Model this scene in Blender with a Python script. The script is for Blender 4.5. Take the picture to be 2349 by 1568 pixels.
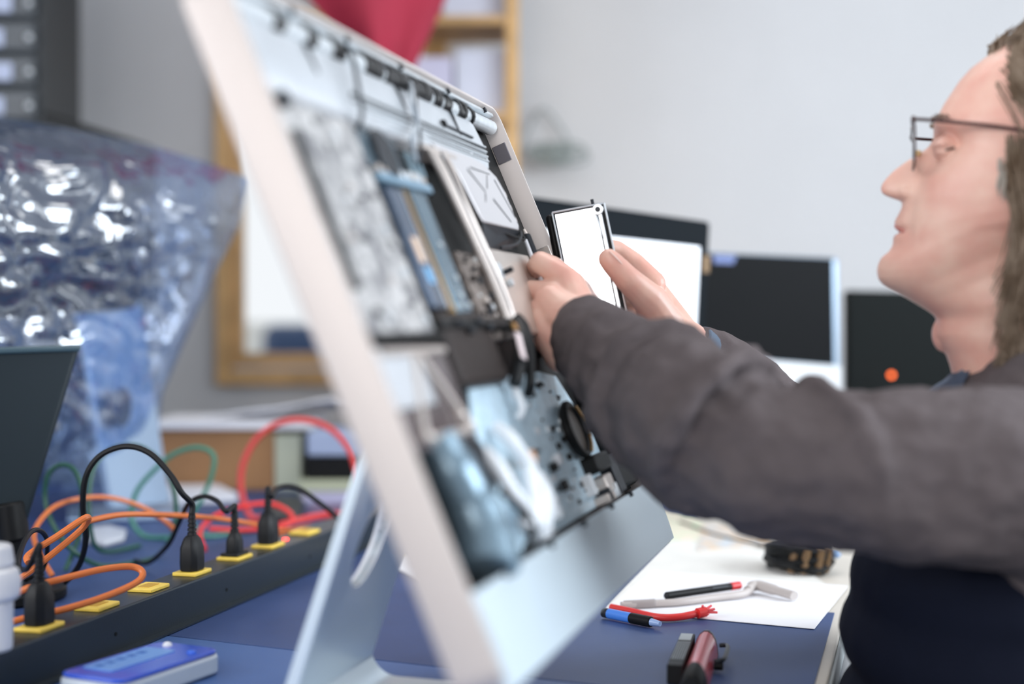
import bpy, bmesh, math, random
from mathutils import Vector, Matrix, noise
random.seed(7)
V = Vector
PI = math.pi
for o in list(bpy.data.objects): bpy.data.objects.remove(o)
SC = bpy.context.scene
COL = SC.collection

# ------------------------------------------------------------------ camera
FPX = 2349 * 50 / 36.0
CXP, CYP = 1174.5, 784.0
PITCH = math.atan(45 / FPX)
EYE = V((0, 0, 1.10))
TZ = 0.75                                    # table top height
cd = bpy.data.cameras.new('camera'); cam = bpy.data.objects.new('camera', cd); COL.objects.link(cam)
cam.location = EYE; cam.rotation_euler = (PI/2 - PITCH, 0, 0)
cd.lens = 50; cd.sensor_width = 36; cd.clip_start = 0.05
cd.dof.use_dof = True; cd.dof.focus_distance = 1.60; cd.dof.aperture_fstop = 1.7
SC.camera = cam
# ------------------------------------------------------------------ view, world, lights
SC.view_settings.view_transform = 'Standard'; SC.view_settings.look = 'None'
SC.view_settings.gamma = 1; SC.view_settings.exposure = 0.09
SC.view_settings.use_curve_mapping = False
wd = bpy.data.worlds.new('daylight'); SC.world = wd; wd.use_nodes = True
bg = wd.node_tree.nodes['Background']; bg.inputs[0].default_value = (0.93, 0.965, 1, 1); bg.inputs[1].default_value = 1.15

def area(name, loc, target, sx, sy, watts, col):
    l = bpy.data.lights.new(name, 'AREA'); l.shape = 'RECTANGLE'; l.size = sx; l.size_y = sy
    l.energy = watts; l.color = col
    o = bpy.data.objects.new(name, l); COL.objects.link(o); o.location = loc
    o.rotation_euler = (V(target) - V(loc)).to_track_quat('-Z', 'Y').to_euler()
    return o
area('daylight_right_window', (2.95, 0.9, 1.85), (0, 0.9, 1.1), 2.6, 1.2, 126, (0.84, 0.92, 1.0))
area('daylight_far_right_window', (2.95, 3.1, 1.75), (0, 2.9, 1.4), 1.3, 1.4, 8, (0.92, 0.96, 1.0))
area('daylight_rear_window', (-1.0, -2.40, 2.05), (-0.2, 1.5, 0.9), 2.4, 1.0, 46, (1.0, 0.95, 0.92))
area('daylight_left_window', (-2.5, 0.2, 2.0), (0, 1.4, 1.0), 1.6, 1.0, 36, (0.96, 0.97, 1.0))
area('ceiling_lamp_light', (0.2, 2.2, 2.74), (0.2, 2.2, 0), 1.2, 0.6, 10, (1.0, 0.96, 0.92))

# ------------------------------------------------------------------ helpers
def ray(px, py):
    x, z = (px - CXP) / FPX, -(py - CYP) / FPX
    c, s = math.cos(PITCH), math.sin(PITCH)
    return V((x, c + z * s, -s + z * c))
def A(px, py, Y):
    d = ray(px, py); return EYE + d * (Y / d.y)
def T(px, py, h=0.0):
    d = ray(px, py); return EYE + d * ((TZ + h - EYE.z) / d.z)
def lin(c):
    c = c / 255.0
    return c / 12.92 if c <= 0.04045 else ((c + 0.055) / 1.055) ** 2.4
def rgb(*c): return tuple(lin(x) for x in c) + (1,)
MATS = {}
def mat(name, col, rough=0.5, metal=0.0, spec=0.5, var=None, bump=None, emit=None, coat=0, col2=None, sss=0, vor=None, aniso=None):
    if name in MATS: return MATS[name]
    m = bpy.data.materials.new(name); m.use_nodes = True; MATS[name] = m
    nt = m.node_tree; N = nt.nodes; L = nt.links; p = N['Principled BSDF']
    p.inputs['Base Color'].default_value = rgb(*col)
    p.inputs['Roughness'].default_value = rough; p.inputs['Metallic'].default_value = metal
    p.inputs['Specular IOR Level'].default_value = spec
    if coat: p.inputs['Coat Weight'].default_value = coat; p.inputs['Coat Roughness'].default_value = 0.1
    if sss:
        p.inputs['Subsurface Weight'].default_value = sss; p.inputs['Subsurface Scale'].default_value = 0.006
        p.inputs['Subsurface Radius'].default_value = (1, .35, .2)
    tc = N.new('ShaderNodeTexCoord')
    if var or col2:
        sc, amt = var or (20, 0.15)
        nz = N.new('ShaderNodeTexNoise'); nz.inputs['Scale'].default_value = sc; nz.inputs['Detail'].default_value = 4
        L.new(tc.outputs['Object'], nz.inputs['Vector'])
        rp = N.new('ShaderNodeValToRGB'); L.new(nz.outputs['Fac'], rp.inputs[0])
        rp.color_ramp.elements[0].position = .35; rp.color_ramp.elements[1].position = .65
        if col2: a, b = rgb(*col), rgb(*col2)
        else:
            a = tuple(x * (1 - amt) for x in rgb(*col)[:3]) + (1,); b = tuple(min(1, x * (1 + amt)) for x in rgb(*col)[:3]) + (1,)
        rp.color_ramp.elements[0].color = a; rp.color_ramp.elements[1].color = b
        L.new(rp.outputs[0], p.inputs['Base Color'])
    if vor:
        vt = N.new('ShaderNodeTexVoronoi'); vt.inputs['Scale'].default_value = vor
        L.new(tc.outputs['Object'], vt.inputs['Vector'])
        r2 = N.new('ShaderNodeValToRGB'); L.new(vt.outputs['Color'], r2.inputs[0])
        r2.color_ramp.elements[0].color = rgb(*col); r2.color_ramp.elements[1].color = rgb(*(col2 or col))
        L.new(r2.outputs[0], p.inputs['Base Color'])
    if bump:
        nb = N.new('ShaderNodeTexNoise'); nb.inputs['Scale'].default_value = bump[0]; nb.inputs['Detail'].default_value = 5
        L.new(tc.outputs['Object'], nb.inputs['Vector'])
        bp = N.new('ShaderNodeBump'); bp.inputs['Strength'].default_value = bump[1]; bp.inputs['Distance'].default_value = bump[2] if len(bump) > 2 else 0.002
        L.new(nb.outputs['Fac'], bp.inputs['Height']); L.new(bp.outputs[0], p.inputs['Normal'])
    if emit:
        p.inputs['Emission Color'].default_value = rgb(*emit[0]); p.inputs['Emission Strength'].default_value = emit[1]
    return m

class MB:
    def __init__(s): s.bm = bmesh.new()
    def box(s, o, ex, ey, ez):
        o, ex, ey, ez = V(o), V(ex), V(ey), V(ez)
        v = [s.bm.verts.new(o + ex * i + ey * j + ez * k) for k in (0, 1) for j in (0, 1) for i in (0, 1)]
        for f in ((0, 1, 3, 2), (4, 5, 7, 6), (0, 1, 5, 4), (2, 3, 7, 6), (0, 2, 6, 4), (1, 3, 7, 5)):
            s.bm.faces.new([v[i] for i in f])
        return s
    def cbox(s, c, dx, dy, dz, rz=0):
        c = V(c); m = Matrix.Rotation(rz, 3, 'Z')
        ex, ey, ez = m @ V((dx, 0, 0)), m @ V((0, dy, 0)), V((0, 0, dz))
        return s.box(c - (ex + ey + ez) / 2, ex, ey, ez)
    def prism(s, pts, ext):
        ext = V(ext); a = [s.bm.verts.new(V(p)) for p in pts]; b = [s.bm.verts.new(V(p) + ext) for p in pts]
        s.bm.faces.new(a); s.bm.faces.new(b[::-1]); n = len(pts)
        for i in range(n): s.bm.faces.new((a[i], a[(i + 1) % n], b[(i + 1) % n], b[i]))
        return s
    def loft(s, loops, cap=True, close=False):
        R = [[s.bm.verts.new(V(p)) for p in l] for l in loops]
        n = len(R[0]); K = len(R)
        for k in range(K if close else K - 1):
            a, b = R[k], R[(k + 1) % K]
            for i in range(n): s.bm.faces.new((a[i], a[(i + 1) % n], b[(i + 1) % n], b[i]))
        if cap and not close:
            s.bm.faces.new(R[0][::-1]); s.bm.faces.new(R[-1])
        return s
    def sheet(s, grid, th):
        """open grid of points -> solid of thickness th (vector or float along normal)"""
        H, W = len(grid), len(grid[0])
        top = [[V(p) for p in r] for r in grid]
        def nrm(i, j):
            a = top[min(i + 1, H - 1)][j] - top[max(i - 1, 0)][j]; b = top[i][min(j + 1, W - 1)] - top[i][max(j - 1, 0)]
            return a.cross(b).normalized()
        bot = [[top[i][j] + (th if isinstance(th, Vector) else nrm(i, j) * th) for j in range(W)] for i in range(H)]
        t = [[s.bm.verts.new(p) for p in r] for r in top]; b = [[s.bm.verts.new(p) for p in r] for r in bot]
        for i in range(H - 1):
            for j in range(W - 1):
                s.bm.faces.new((t[i][j], t[i][j + 1], t[i + 1][j + 1], t[i + 1][j]))
                s.bm.faces.new((b[i][j], b[i + 1][j], b[i + 1][j + 1], b[i][j + 1]))
        for i in range(H - 1):
            for j in (0, W - 1): s.bm.faces.new((t[i][j], t[i + 1][j], b[i + 1][j], b[i][j]))
        for j in range(W - 1):
            for i in (0, H - 1): s.bm.faces.new((t[i][j], t[i][j + 1], b[i][j + 1], b[i][j]))
        return s
    def tube(s, pts, r, seg=10, closed=False, flat=1.0):
        pts = [V(p) for p in pts]; n = len(pts)
        rs = r if isinstance(r, (list, tuple)) else [r] * n
        t0 = (pts[1] - pts[0]).normalized()
        up = V((0, 0, 1)) if abs(t0.z) < .9 else V((1, 0, 0))
        x = t0.cross(up).normalized(); loops = []
        for i, p in enumerate(pts):
            if closed: t = (pts[(i + 1) % n] - pts[i - 1]).normalized()
            else: t = (pts[min(i + 1, n - 1)] - pts[max(i - 1, 0)]).normalized()
            x = (x - t * x.dot(t)).normalized(); y = t.cross(x)
            loops.append([p + x * math.cos(2 * PI * k / seg) * rs[i] + y * math.sin(2 * PI * k / seg) * rs[i] * flat for k in range(seg)])
        return s.loft(loops, cap=not closed, close=closed)
    def cyl(s, c, ax, r, seg=20, r2=None):
        c, ax = V(c), V(ax); return s.tube([c, c + ax], [r, r2 if r2 is not None else r], seg)
    def ell(s, c, ax, ay=None, az=None, su=20, sv=12):
        c = V(c)
        if ay is None: r = ax; ax, ay, az = V((r, 0, 0)), V((0, r, 0)), V((0, 0, r))
        ax, ay, az = V(ax), V(ay), V(az)
        loops = []
        top = s.bm.verts.new(c + az); bot = s.bm.verts.new(c - az); R = []
        for j in range(1, sv):
            ph = PI * j / sv
            R.append([s.bm.verts.new(c + az * math.cos(ph) + (ax * math.cos(2 * PI * i / su) + ay * math.sin(2 * PI * i / su)) * math.sin(ph)) for i in range(su)])
        for i in range(su):
            s.bm.faces.new((top, R[0][i], R[0][(i + 1) % su])); s.bm.faces.new((bot, R[-1][(i + 1) % su], R[-1][i]))
            for j in range(len(R) - 1): s.bm.faces.new((R[j][i], R[j + 1][i], R[j + 1][(i + 1) % su], R[j][(i + 1) % su]))
        return s
    def cap(s, p, r1, q, r2):
        s.ell(p, r1, su=14, sv=8); s.ell(q, r2, su=14, sv=8)
        if (V(p) - V(q)).length > 1e-4: s.tube([p, q], [r1, r2], 14)
        return s
    def chain(s, pr):
        for (a, ra), (b, rb) in zip(pr, pr[1:]): s.cap(a, ra, b, rb)
        return s
    def build(s, name, m, parent=None, bevel=0, smooth=True, base=None, ang=35, bseg=2):
        bmesh.ops.recalc_face_normals(s.bm, faces=s.bm.faces)
        me = bpy.data.meshes.new(name); s.bm.to_mesh(me); s.bm.free()
        if parent is not None:
            org = V(parent['_org']) if '_org' in parent else V((0, 0, 0))
        else:
            if base is None:
                xs = [v.co for v in me.vertices]
                base = V(((min(v.x for v in xs) + max(v.x for v in xs)) / 2, (min(v.y for v in xs) + max(v.y for v in xs)) / 2, min(v.z for v in xs)))
            org = V(base)
        me.transform(Matrix.Translation(-org))
        o = bpy.data.objects.new(name, me); COL.objects.link(o)
        if parent is not None: o.parent = parent
        else: o.location = org
        o['_org'] = list(org)
        me.materials.append(m)
        if smooth:
            me.polygons.foreach_set('use_smooth', [True] * len(me.polygons))
            me.set_sharp_from_angle(angle=math.radians(ang))
        if bevel:
            b = o.modifiers.new('bevel', 'BEVEL'); b.width = bevel; b.segments = bseg; b.limit_method = 'ANGLE'; b.angle_limit = math.radians(40)
            b.harden_normals = False
        return o
def thing(name, loc, label, cat, group=None):
    o = bpy.data.objects.new(name, None); COL.objects.link(o); o.location = loc; o['_org'] = list(loc)
    o.empty_display_size = .05
    return tag(o, label, cat, group)
def tag(o, label, cat, group=None):
    o['label'] = label; o['category'] = cat
    if group: o['group'] = group
    return o
def struct(o): o['kind'] = 'structure'; return o
def copy_thing(src, delta, label, rot=0):
    c = src.copy(); COL.objects.link(c); c.location = src.location + V(delta); c['_org'] = list(c.location); c['label'] = label
    c.rotation_euler.z += rot
    for ch in [x for x in bpy.data.objects if x.parent == src]:
        d = ch.copy(); COL.objects.link(d); d.parent = c
        for g in [x for x in bpy.data.objects if x.parent == ch]:
            e = g.copy(); COL.objects.link(e); e.parent = d
    return c
def spline(pts, k=8, closed=False):
    pts = [V(p) for p in pts]; n = len(pts); out = []
    rng = range(n if closed else n - 1)
    for i in rng:
        if closed: p0, p1, p2, p3 = pts[i - 1], pts[i], pts[(i + 1) % n], pts[(i + 2) % n]
        else: p0, p1, p2, p3 = pts[max(i - 1, 0)], pts[i], pts[i + 1], pts[min(i + 2, n - 1)]
        for j in range(k):
            t = j / k
            out.append(0.5 * ((2 * p1) + (p2 - p0) * t + (2 * p0 - 5 * p1 + 4 * p2 - p3) * t * t + (3 * p1 - p0 - 3 * p2 + p3) * t ** 3))
    if not closed: out.append(pts[-1])
    return out
def interp(tab, x):
    if x <= tab[0][0]: return tab[0][1]
    for (a, va), (b, vb) in zip(tab, tab[1:]):
        if x <= b:
            return va + (vb - va) * (x - a) / (b - a)
    return tab[-1][1]

# ------------------------------------------------------------------ materials
M_wall = mat('wall_paint', (205, 206, 208), .8, var=(3, .02), bump=(120, .08))
M_ceil = mat('ceiling_paint', (225, 225, 225), .9)
M_floor = mat('floor_vinyl', (80, 84, 92), .5, var=(8, .1))
M_wood = mat('window_wood', (206, 166, 112), .5, var=(14, .12))
M_alu = mat('brushed_aluminium', (220, 234, 242), .34, .35, bump=(900, .05, .0005))  # cool tint of the window light is mixed into the base colour
M_alu2 = mat('satin_aluminium', (206, 198, 194), .5, .35, bump=(900, .04, .0005))
M_steel = mat('bright_steel', (224, 230, 234), .28, .55, var=(60, .06))
M_beige = mat('beige_metal', (205, 196, 190), .42, .7, bump=(200, .06))
M_black = mat('black_plastic', (18, 19, 20), .5, spec=.2, bump=(300, .05))
M_blackg = mat('black_gloss', (12, 13, 15), .12)
M_rubber = mat('black_rubber', (20, 21, 23), .5, spec=.3)
M_white = mat('white_plastic', (232, 234, 238), .35)
M_yellow = mat('yellow_plastic', (250, 214, 92), .45, var=(60, .06))
M_paper = mat('white_paper', (236, 236, 240), .8)
M_skin = mat('skin', (233, 192, 174), .40, col2=(224, 168, 152), var=(24, .1), bump=(350, .12, .0006), sss=.12)
M_knit = mat('charcoal_sweater', (94, 86, 87), .92, spec=.15, var=(60, .06), bump=(420, .3, .001))
M_navy = mat('navy_cloth', (24, 28, 42), .9, spec=.1, bump=(300, .2))

# ================================================================== THE ROOM
XL, XR, YF, YB, ZC = -2.6, 3.0, -2.5, 4.2, 2.8
struct(MB().cbox(((XL+XR)/2, (YF+YB)/2, -.05), XR-XL+.4, YB-YF+.4, .1).build('floor', M_floor, smooth=False))
struct(MB().cbox(((XL+XR)/2, (YF+YB)/2, ZC+.05), XR-XL+.4, YB-YF+.4, .1).build('ceiling', M_ceil, smooth=False))
def wall_hole(name, axis, pos, th, u0, u1, holes):
    mb = MB(); cur = u0
    def bx(a, b, z0, z1):
        if axis == 'x': mb.box((a, pos, z0), (b-a, 0, 0), (0, th, 0), (0, 0, z1-z0))
        else: mb.box((pos, a, z0), (th, 0, 0), (0, b-a, 0), (0, 0, z1-z0))
    for (a, b, z0, z1) in holes:
        bx(cur, a, 0, ZC); bx(a, b, 0, z0); bx(a, b, z1, ZC); cur = b
    bx(cur, u1, 0, ZC)
    return struct(mb.build(name, M_wall, smooth=False))
WX0, WX1, WZ0, WZ1 = -.84, -.22, .965, 1.98
wall_hole('wall_back', 'x', YB, .16, XL, XR, [(WX0, WX1, WZ0, WZ1)])
wall_hole('wall_left', 'y', XL-.12, .12, YF, YB, [(-.7, 1.0, 1.0, 2.45)])
wall_hole('wall_right', 'y', XR, .12, YF, YB, [(-.5, 2.3, .85, 2.45), (2.42, 3.8, 1.0, 2.45)])
wall_hole('wall_front', 'x', YF-.12, .12, XL, XR, [(-2.3, .3, .95, 2.5)])
# window in the back wall
wf = MB()
def frame_rect(mb, x0, x1, z0, z1, t, y0, d):
    mb.box((x0, y0, z0), (t, 0, 0), (0, d, 0), (0, 0, z1-z0)); mb.box((x1-t, y0, z0), (t, 0, 0), (0, d, 0), (0, 0, z1-z0))
    mb.box((x0+t, y0, z0), (x1-x0-2*t, 0, 0), (0, d, 0), (0, 0, t)); mb.box((x0+t, y0, z1-t), (x1-x0-2*t, 0, 0), (0, d, 0), (0, 0, t))
frame_rect(wf, WX0-.03, WX1+.03, WZ0-.05, WZ1+.03, .045, YB-.035, .05)
frame_rect(wf, WX0+.005, WX1-.005, WZ0+.005, WZ1-.005, .04, YB-.012, .06)
wo = struct(wf.build('window_1', M_wood, bevel=.004))
gm = bpy.data.materials.new('window_glass'); gm.use_nodes = True
_p = gm.node_tree.nodes['Principled BSDF']; _p.inputs['Transmission Weight'].default_value = 1; _p.inputs['Roughness'].default_value = 0; _p.inputs['IOR'].default_value = 1.05
MB().box((WX0+.045, YB+.02, WZ0+.045), (WX1-WX0-.09, 0, 0), (0, .006, 0), (0, 0, WZ1-WZ0-.09)).build('pane', gm, wo, smooth=False)
# what stands outside
tag(MB().cbox((-1.2, 9.5, .55), 4.6, 1.2, 1.1).build('garden_wall', mat('sunlit_render', (240, 240, 236), .8), smooth=False), 'pale low wall outside the window, blurred white', 'wall')
tag(MB().cbox((-1.12, 7.6, .42), .5, .7, .84).cbox((-1.12, 7.6, .96), .34, .6, .26).build('car', mat('dark_blue_paint', (52, 74, 110), .3), bevel=.06), 'dark blue vehicle parked outside the window', 'car')
struct(MB().cbox((-.5, 9.5, -.08), 14, 10, .1).build('ground', mat('pale_paving', (190, 190, 186), .9), smooth=False))

# ------------------------------------------------------------------ work table
PH = math.radians(15.2)
WD = V((math.sin(PH), math.cos(PH), 0)); NH = V((math.cos(PH), -math.sin(PH), 0))
def edge(Y, off=0): return V((.306 + .284 * (Y - 1.377) + off, Y, 0))
tb = thing('work_table', (.0, 2.0, 0), 'long beige workbench with navy mats that everything stands on', 'table')
M_table = mat('beige_laminate', (214, 207, 196), .45, var=(6, .04))
p0, p1 = edge(.72), edge(3.35)
top = [V((p0.x, p0.y, TZ-.032)), V((p1.x, p1.y, TZ-.032)), V((-1.75, 3.35, TZ-.032)), V((-1.75, .72, TZ-.032))]
MB().prism(top, (0, 0, .030)).build('tabletop', M_table, tb, bevel=.002)
e0, e1 = edge(.72, .0005), edge(3.35, .0005)
MB().prism([V((e0.x, .72, TZ-.036)), V((e1.x, 3.35, TZ-.036)), V((e1.x+.003, 3.35, TZ-.036)), V((e0.x+.003, .72, TZ-.036))], (0, 0, .030)).build('edge_band', mat('edge_band_grey', (168, 176, 178), .4), tb)
for (x, y) in ((.05, .85), (.72, 3.2), (-1.65, .85), (-1.65, 3.2)):
    MB().cbox((x, y, (TZ-.032)/2), .05, .05, TZ-.032).build('leg', mat('leg_steel', (120, 124, 130), .4, .6), tb, bevel=.003)
# navy mats
M_mat = mat('navy_desk_mat', (78, 110, 166), .45, col2=(70, 102, 156), var=(5, .1), bump=(700, .12, .0004), spec=.3)  # lighter than the far mat: near reflection is put into the colour
def flat(pts, z0=TZ-.002, h=.0015): return [V((p[0], p[1], z0)) for p in pts], (0, 0, h)
s0, s1 = T(380, 1455), T(1100, 1545)
sd = (s1 - s0)
sa = s0 - sd * 3.4; sb = s0 + sd * 1.72
eb = edge(1.25, -.008)
near = [(-1.74, .73), (edge(.73, -.012).x, .73), (edge(sb.y - .002, -.012).x, sb.y-.002), (s0.x - 0.001, s0.y-.002), (-.60, s0.y + .10), (-1.74, s0.y+.62)]
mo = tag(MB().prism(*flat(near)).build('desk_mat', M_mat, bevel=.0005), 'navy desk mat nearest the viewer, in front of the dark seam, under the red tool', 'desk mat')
yy = 1.715
far = [(s0.x, s0.y+.0015), (edge(sb.y+.0015, -.012).x, sb.y + .0015), (edge(yy, -.012).x, yy), (.20, yy + .05), (.30, 2.2), (.42, 3.33), (-1.74, 3.33), (-1.74, s0.y+.6235), (-.60, s0.y+.1035)]
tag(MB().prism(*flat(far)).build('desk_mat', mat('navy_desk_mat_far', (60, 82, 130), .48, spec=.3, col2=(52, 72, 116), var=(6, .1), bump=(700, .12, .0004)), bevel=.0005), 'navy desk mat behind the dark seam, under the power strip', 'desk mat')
# ================================================================== OPENED DESKTOP COMPUTER
TA = math.radians(23)
NN = V((math.cos(TA)*math.cos(PH), -math.cos(TA)*math.sin(PH), math.sin(TA)))
UU = V((-math.sin(TA)*math.cos(PH), math.sin(TA)*math.sin(PH), math.cos(TA)))
OO = V((-.017, 1.6, 1.34)) - .516 * UU - .65 * WD
def L(a, b, c=0.0): return OO + WD * a + UU * b + NN * c
def lbox(mb, a0, a1, b0, b1, c0, c1): return mb.box(L(a0, b0, c0), WD*(a1-a0), UU*(b1-b0), NN*(c1-c0))
foot_c = L(.325, 0, -.03); foot = V((foot_c.x - .06, foot_c.y, TZ))
pc = thing('desktop_computer', foot, 'silver all-in-one computer with its screen removed, insides open, on an aluminium stand', 'computer')
def rrect(ins, c, b0=0, r=.02, n=6):
    a0, a1, c0, c1 = -.030+ins, .65-ins, b0+ins, .516-ins; r = max(r-ins, .003); out = []
    for (ca, cb, st) in ((a1-r, c1-r, 0), (a0+r, c1-r, PI/2), (a0+r, c0+r, PI), (a1-r, c0+r, 3*PI/2)):
        for k in range(n+1):
            t = st + PI/2*k/n; out.append(L(ca + r*math.cos(t), cb + r*math.sin(t), c))
    return out
loops = [rrect(.0055, -.031), rrect(.0045, -.002), rrect(.0035, -.0004), rrect(.001, -.0004), rrect(0, -.002), rrect(0, -.0335), rrect(.003, -.036)]
for k, (i, c) in enumerate(((.02, -.040), (.06, -.046), (.11, -.053), (.17, -.058), (.24, -.060))): loops.append(rrect(i, c))
mb = MB(); mb.loft(loops, cap=False)
# inner back wall
bmv = mb.bm
f1 = [mb.bm.verts.new(p) for p in rrect(.24, -.060)]; mb.bm.faces.new(f1)
f2 = [mb.bm.verts.new(p) for p in rrect(.0055, -.031)]; mb.bm.faces.new(f2)
mb.build('housing', M_alu2, pc)
# inner dark lining
lbox(MB(), -.023, .643, .068, .509, -.0305, -.0222).build('back_lining', M_black, pc)
# chin
mb = MB(); cl = []
for k in range(9):
    t = k/8; b = .001 + .067*t; c = -.0002 + .0022*math.sin(PI*t)
    cl.append((b, c))
g = [[L(a, b, c) for (b, c) in cl] for a in [-.0265 + .6735*i/24 for i in range(25)]]
mb.sheet(g, NN * -.006).build('chin', M_alu, pc, ang=60)
# pad and brackets on far inner wall
lbox(MB(), .6425, .6444, .455, .476, -.0215, -.005).build('foam_pad', mat('grey_foam', (120, 116, 122), .8), pc, bevel=.002)
lbox(MB(), .640, .6444, .335, .350, -.0215, -.004).build('wall_bracket', M_beige, pc, bevel=.001)
# --- stand
z_hinge = L(.325, .2, -.055)
mb = MB()
def arc(c, r, a0, a1, n): return [(c[0]+r*math.cos(a0+(a1-a0)*k/n), c[1]+r*math.sin(a0+(a1-a0)*k/n)) for k in range(n+1)]
cen = L(.325, 0, 0); cen.z = 0
def SP(x, z, w): return V((foot.x, foot.y, 0)) + NH*(x) + WD*w + V((0, 0, z))
# side profile in (x forward, z): leg top -> bend -> foot
bx_ = A(604, 1698, 1.19); tx_ = A(830, 1060, 1.19)
def toprof(p): d = p - V((foot.x, foot.y, 0)); return d.dot(NH), p.z
lb_, lt_ = toprof(bx_), toprof(tx_)
dx, dz = lt_[0]-lb_[0], lt_[1]-lb_[1]; sl = dx/dz
prof = []
zt = L(.325, .19, 0).z
x_top = lb_[0] + sl*(zt-TZ)
outer = [(x_top, zt), (lb_[0]+sl*.03, TZ+.03), (lb_[0]+sl*.012+.001, TZ+.012), (lb_[0]+.008, TZ+.003), (lb_[0]+.022, TZ), (lb_[0]+.215, TZ)]
th = .0085
inner = [(lb_[0]+.215, TZ+.0045), (lb_[0]+.10, TZ+.0075)]
for k in range(9):
    t = k/8; a = -PI/2 - t*(PI/2 - math.atan(sl))
    R_ = .028; c0 = (lb_[0]+th+R_+.012, TZ+.0085+R_)
    inner.append((c0[0]+R_*math.cos(a), c0[1]+R_*math.sin(a)))
inner.append((x_top+th, zt))
prof = outer + inner
W2 = .095
wp = [SP(x, z, -W2) for x, z in prof]
# leg with cable hole: leg slab as grid with hole, foot separately in the same mesh through boolean
legm = mb.prism(wp, WD*(2*W2)).build('stand', M_alu, pc, bevel=.0015)
hc = A(835, 1232, 1.285); hz = hc.z
cut = MB(); ax = V((NH.x, NH.y, 0)); legdir = (NH*sl + V((0, 0, 1))).normalized()
hx = lb_[0]+sl*(hz-TZ); hcw = SP(hx, hz, -.018)
ring = [hcw + WD*(.034*math.cos(t)) + legdir*(.042*math.sin(t)) for t in [2*PI*k/32 for k in range(32)]]
cut.prism([p - NH*.05 for p in ring], NH*.12)
co = cut.build('cable_hole_cutter', M_alu, pc)
bo = legm.modifiers.new('hole', 'BOOLEAN'); bo.operation = 'DIFFERENCE'; bo.object = co; bo.solver = 'EXACT'
legm.modifiers.move(1, 0)
dg = bpy.context.evaluated_depsgraph_get(); dg.update()
nm = bpy.data.meshes.new_from_object(legm.evaluated_get(dg)); legm.modifiers.clear(); legm.data = nm
bpy.data.objects.remove(co)
# ring lining of the cable hole
lp = []
for (dr, dn) in ((1.0, -.0015), (1.07, -.0015), (1.07, .0105), (1.0, .0105)):
    lp.append([hcw + WD*(.034*dr*math.cos(t)) + legdir*(.042*dr*math.sin(t)) + NH*dn for t in [2*PI*k/32 for k in range(32)]])
MB().loft(lp, cap=False, close=True).build('cable_hole_ring', M_white, pc)
# hinge block
hb = V((0, 0, 0)); MB().box(SP(x_top-.002, zt-.03, -.06), NH*.05, WD*.12, V((0, 0, .04))).build('hinge', M_alu, pc, bevel=.004)

# --- internals -------------------------------------------------------------
CB = -.0288
def comp(name, m, a0, a1, b0, b1, c1, c0=CB, bevel=.0012, parent=None):
    return lbox(MB(), a0, a1, b0, b1, c0, c1).build(name, m, parent or pc, bevel=bevel)
M_shine = mat('foil_silver', (232, 237, 242), .3, .75, var=(18, .05), bump=(40, .25, .003))
M_speck = mat('mottled_board', (84, 84, 90), .42, .2, col2=(208, 206, 204), vor=95, bump=(120, .6, .003))
M_bluemod = mat('blue_grey_module', (88, 112, 126), .25, .5, var=(30, .15))
M_pcb = mat('pale_blue_board', (204, 228, 242), .3, .05, var=(90, .12), bump=(260, .35, .001))
M_dkmetal = mat('dark_gunmetal', (44, 47, 52), .4, .3, spec=.3)
M_brown = mat('dark_brown_plastic', (44, 37, 35), .5, spec=.2)
M_tape = mat('black_tape', (20, 20, 22), .35)
M_gold = mat('brass', (206, 160, 84), .3, .9)
# top rail
rail = MB().tube([L(a, .496, -.013) for a in (-.023, .2, .4, .636)], .0085, 14).build('top_rail', M_steel, pc)
comp('rail_lip', M_steel, -.02, .636, .5055, .5095, -.004, c0=-.010, bevel=.0006)
random.seed(3)
for a, ln in ((.055, .016), (.115, .014), (.165, .02), (.235, .035), (.285, .05), (.352, .05), (.418, .016), (.452, .012), (.497, .02), (.54, .008)):
    pts = []
    mbx = MB()
    for q in range(3):
        r = .0098 + .0012*q*random.random()
        mbx.tube([L(a + ln*q/3 - .001, .496 + random.uniform(-.001, .002), -.0128), L(a + ln*(q+1)/3, .4955 + random.uniform(-.002, .002), -.0124)], r, 12)
    mbx.build('tape_strip', M_tape, rail)
for a in (.09, .20, .33, .47, .60):
    MB().cyl(L(a, .5076, -.005), NN*.0035, .003, 12).build('screw', M_dkmetal, rail)
# silver vent housing with long ribs
vh = MB()
secs = []
for a in (-.015, .0, .52, .532, .540):
    sh = 0 if a < .535 else .003
    secs.append([L(a, b, c) for b, c in ((.487-sh, CB), (.487-sh, -.0095), (.486-sh, -.008), (.458, -.006), (.452, -.0062), (.442, -.0075), (.434, -.010), (.430+sh, -.015), (.428+sh, CB))])
vh.loft(secs)
vho = vh.build('vent_housing', M_shine, pc, bevel=.0008, ang=50)
for i, b in enumerate((.452, .447, .442)):
    lbox(MB(), .16, .539, b-.0012, b+.0022, -.02, -.0056-.001*i).build('groove', M_dkmetal, vho)  # dark strips stand in for the shade between the ribs
for i, b in enumerate((.4545, .4495, .4445, .4395)):
    c = -.0055 - .0009*i
    mbx = MB(); lbox(mbx, .16, .538, b, b+.0018, c-.003, c+.0018); mbx.build('rib', M_steel, vho, bevel=.0004)
for row, (b, c) in enumerate(((.4517, -.0058), (.4467, -.0066), (.4417, -.0076))):
    mbx = MB()
    for k in range(46):
        a = .345 + k*.0041
        if abs(a-.478) < .004: continue
        lbox(mbx, a, a+.0022, b-.0012, b+.0012, c-.002, c+.0008)
    mbx.build('vent_slots', M_dkmetal, vho)
MB().tube([L(.41, .463, -.0050), L(.500, .4615, -.0050)], .0013, 6).build('lever_rod', M_dkmetal, vho)
MB().ell(L(.408, .464, -.006), .0042).build('lever_knob', M_black, vho)
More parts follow.
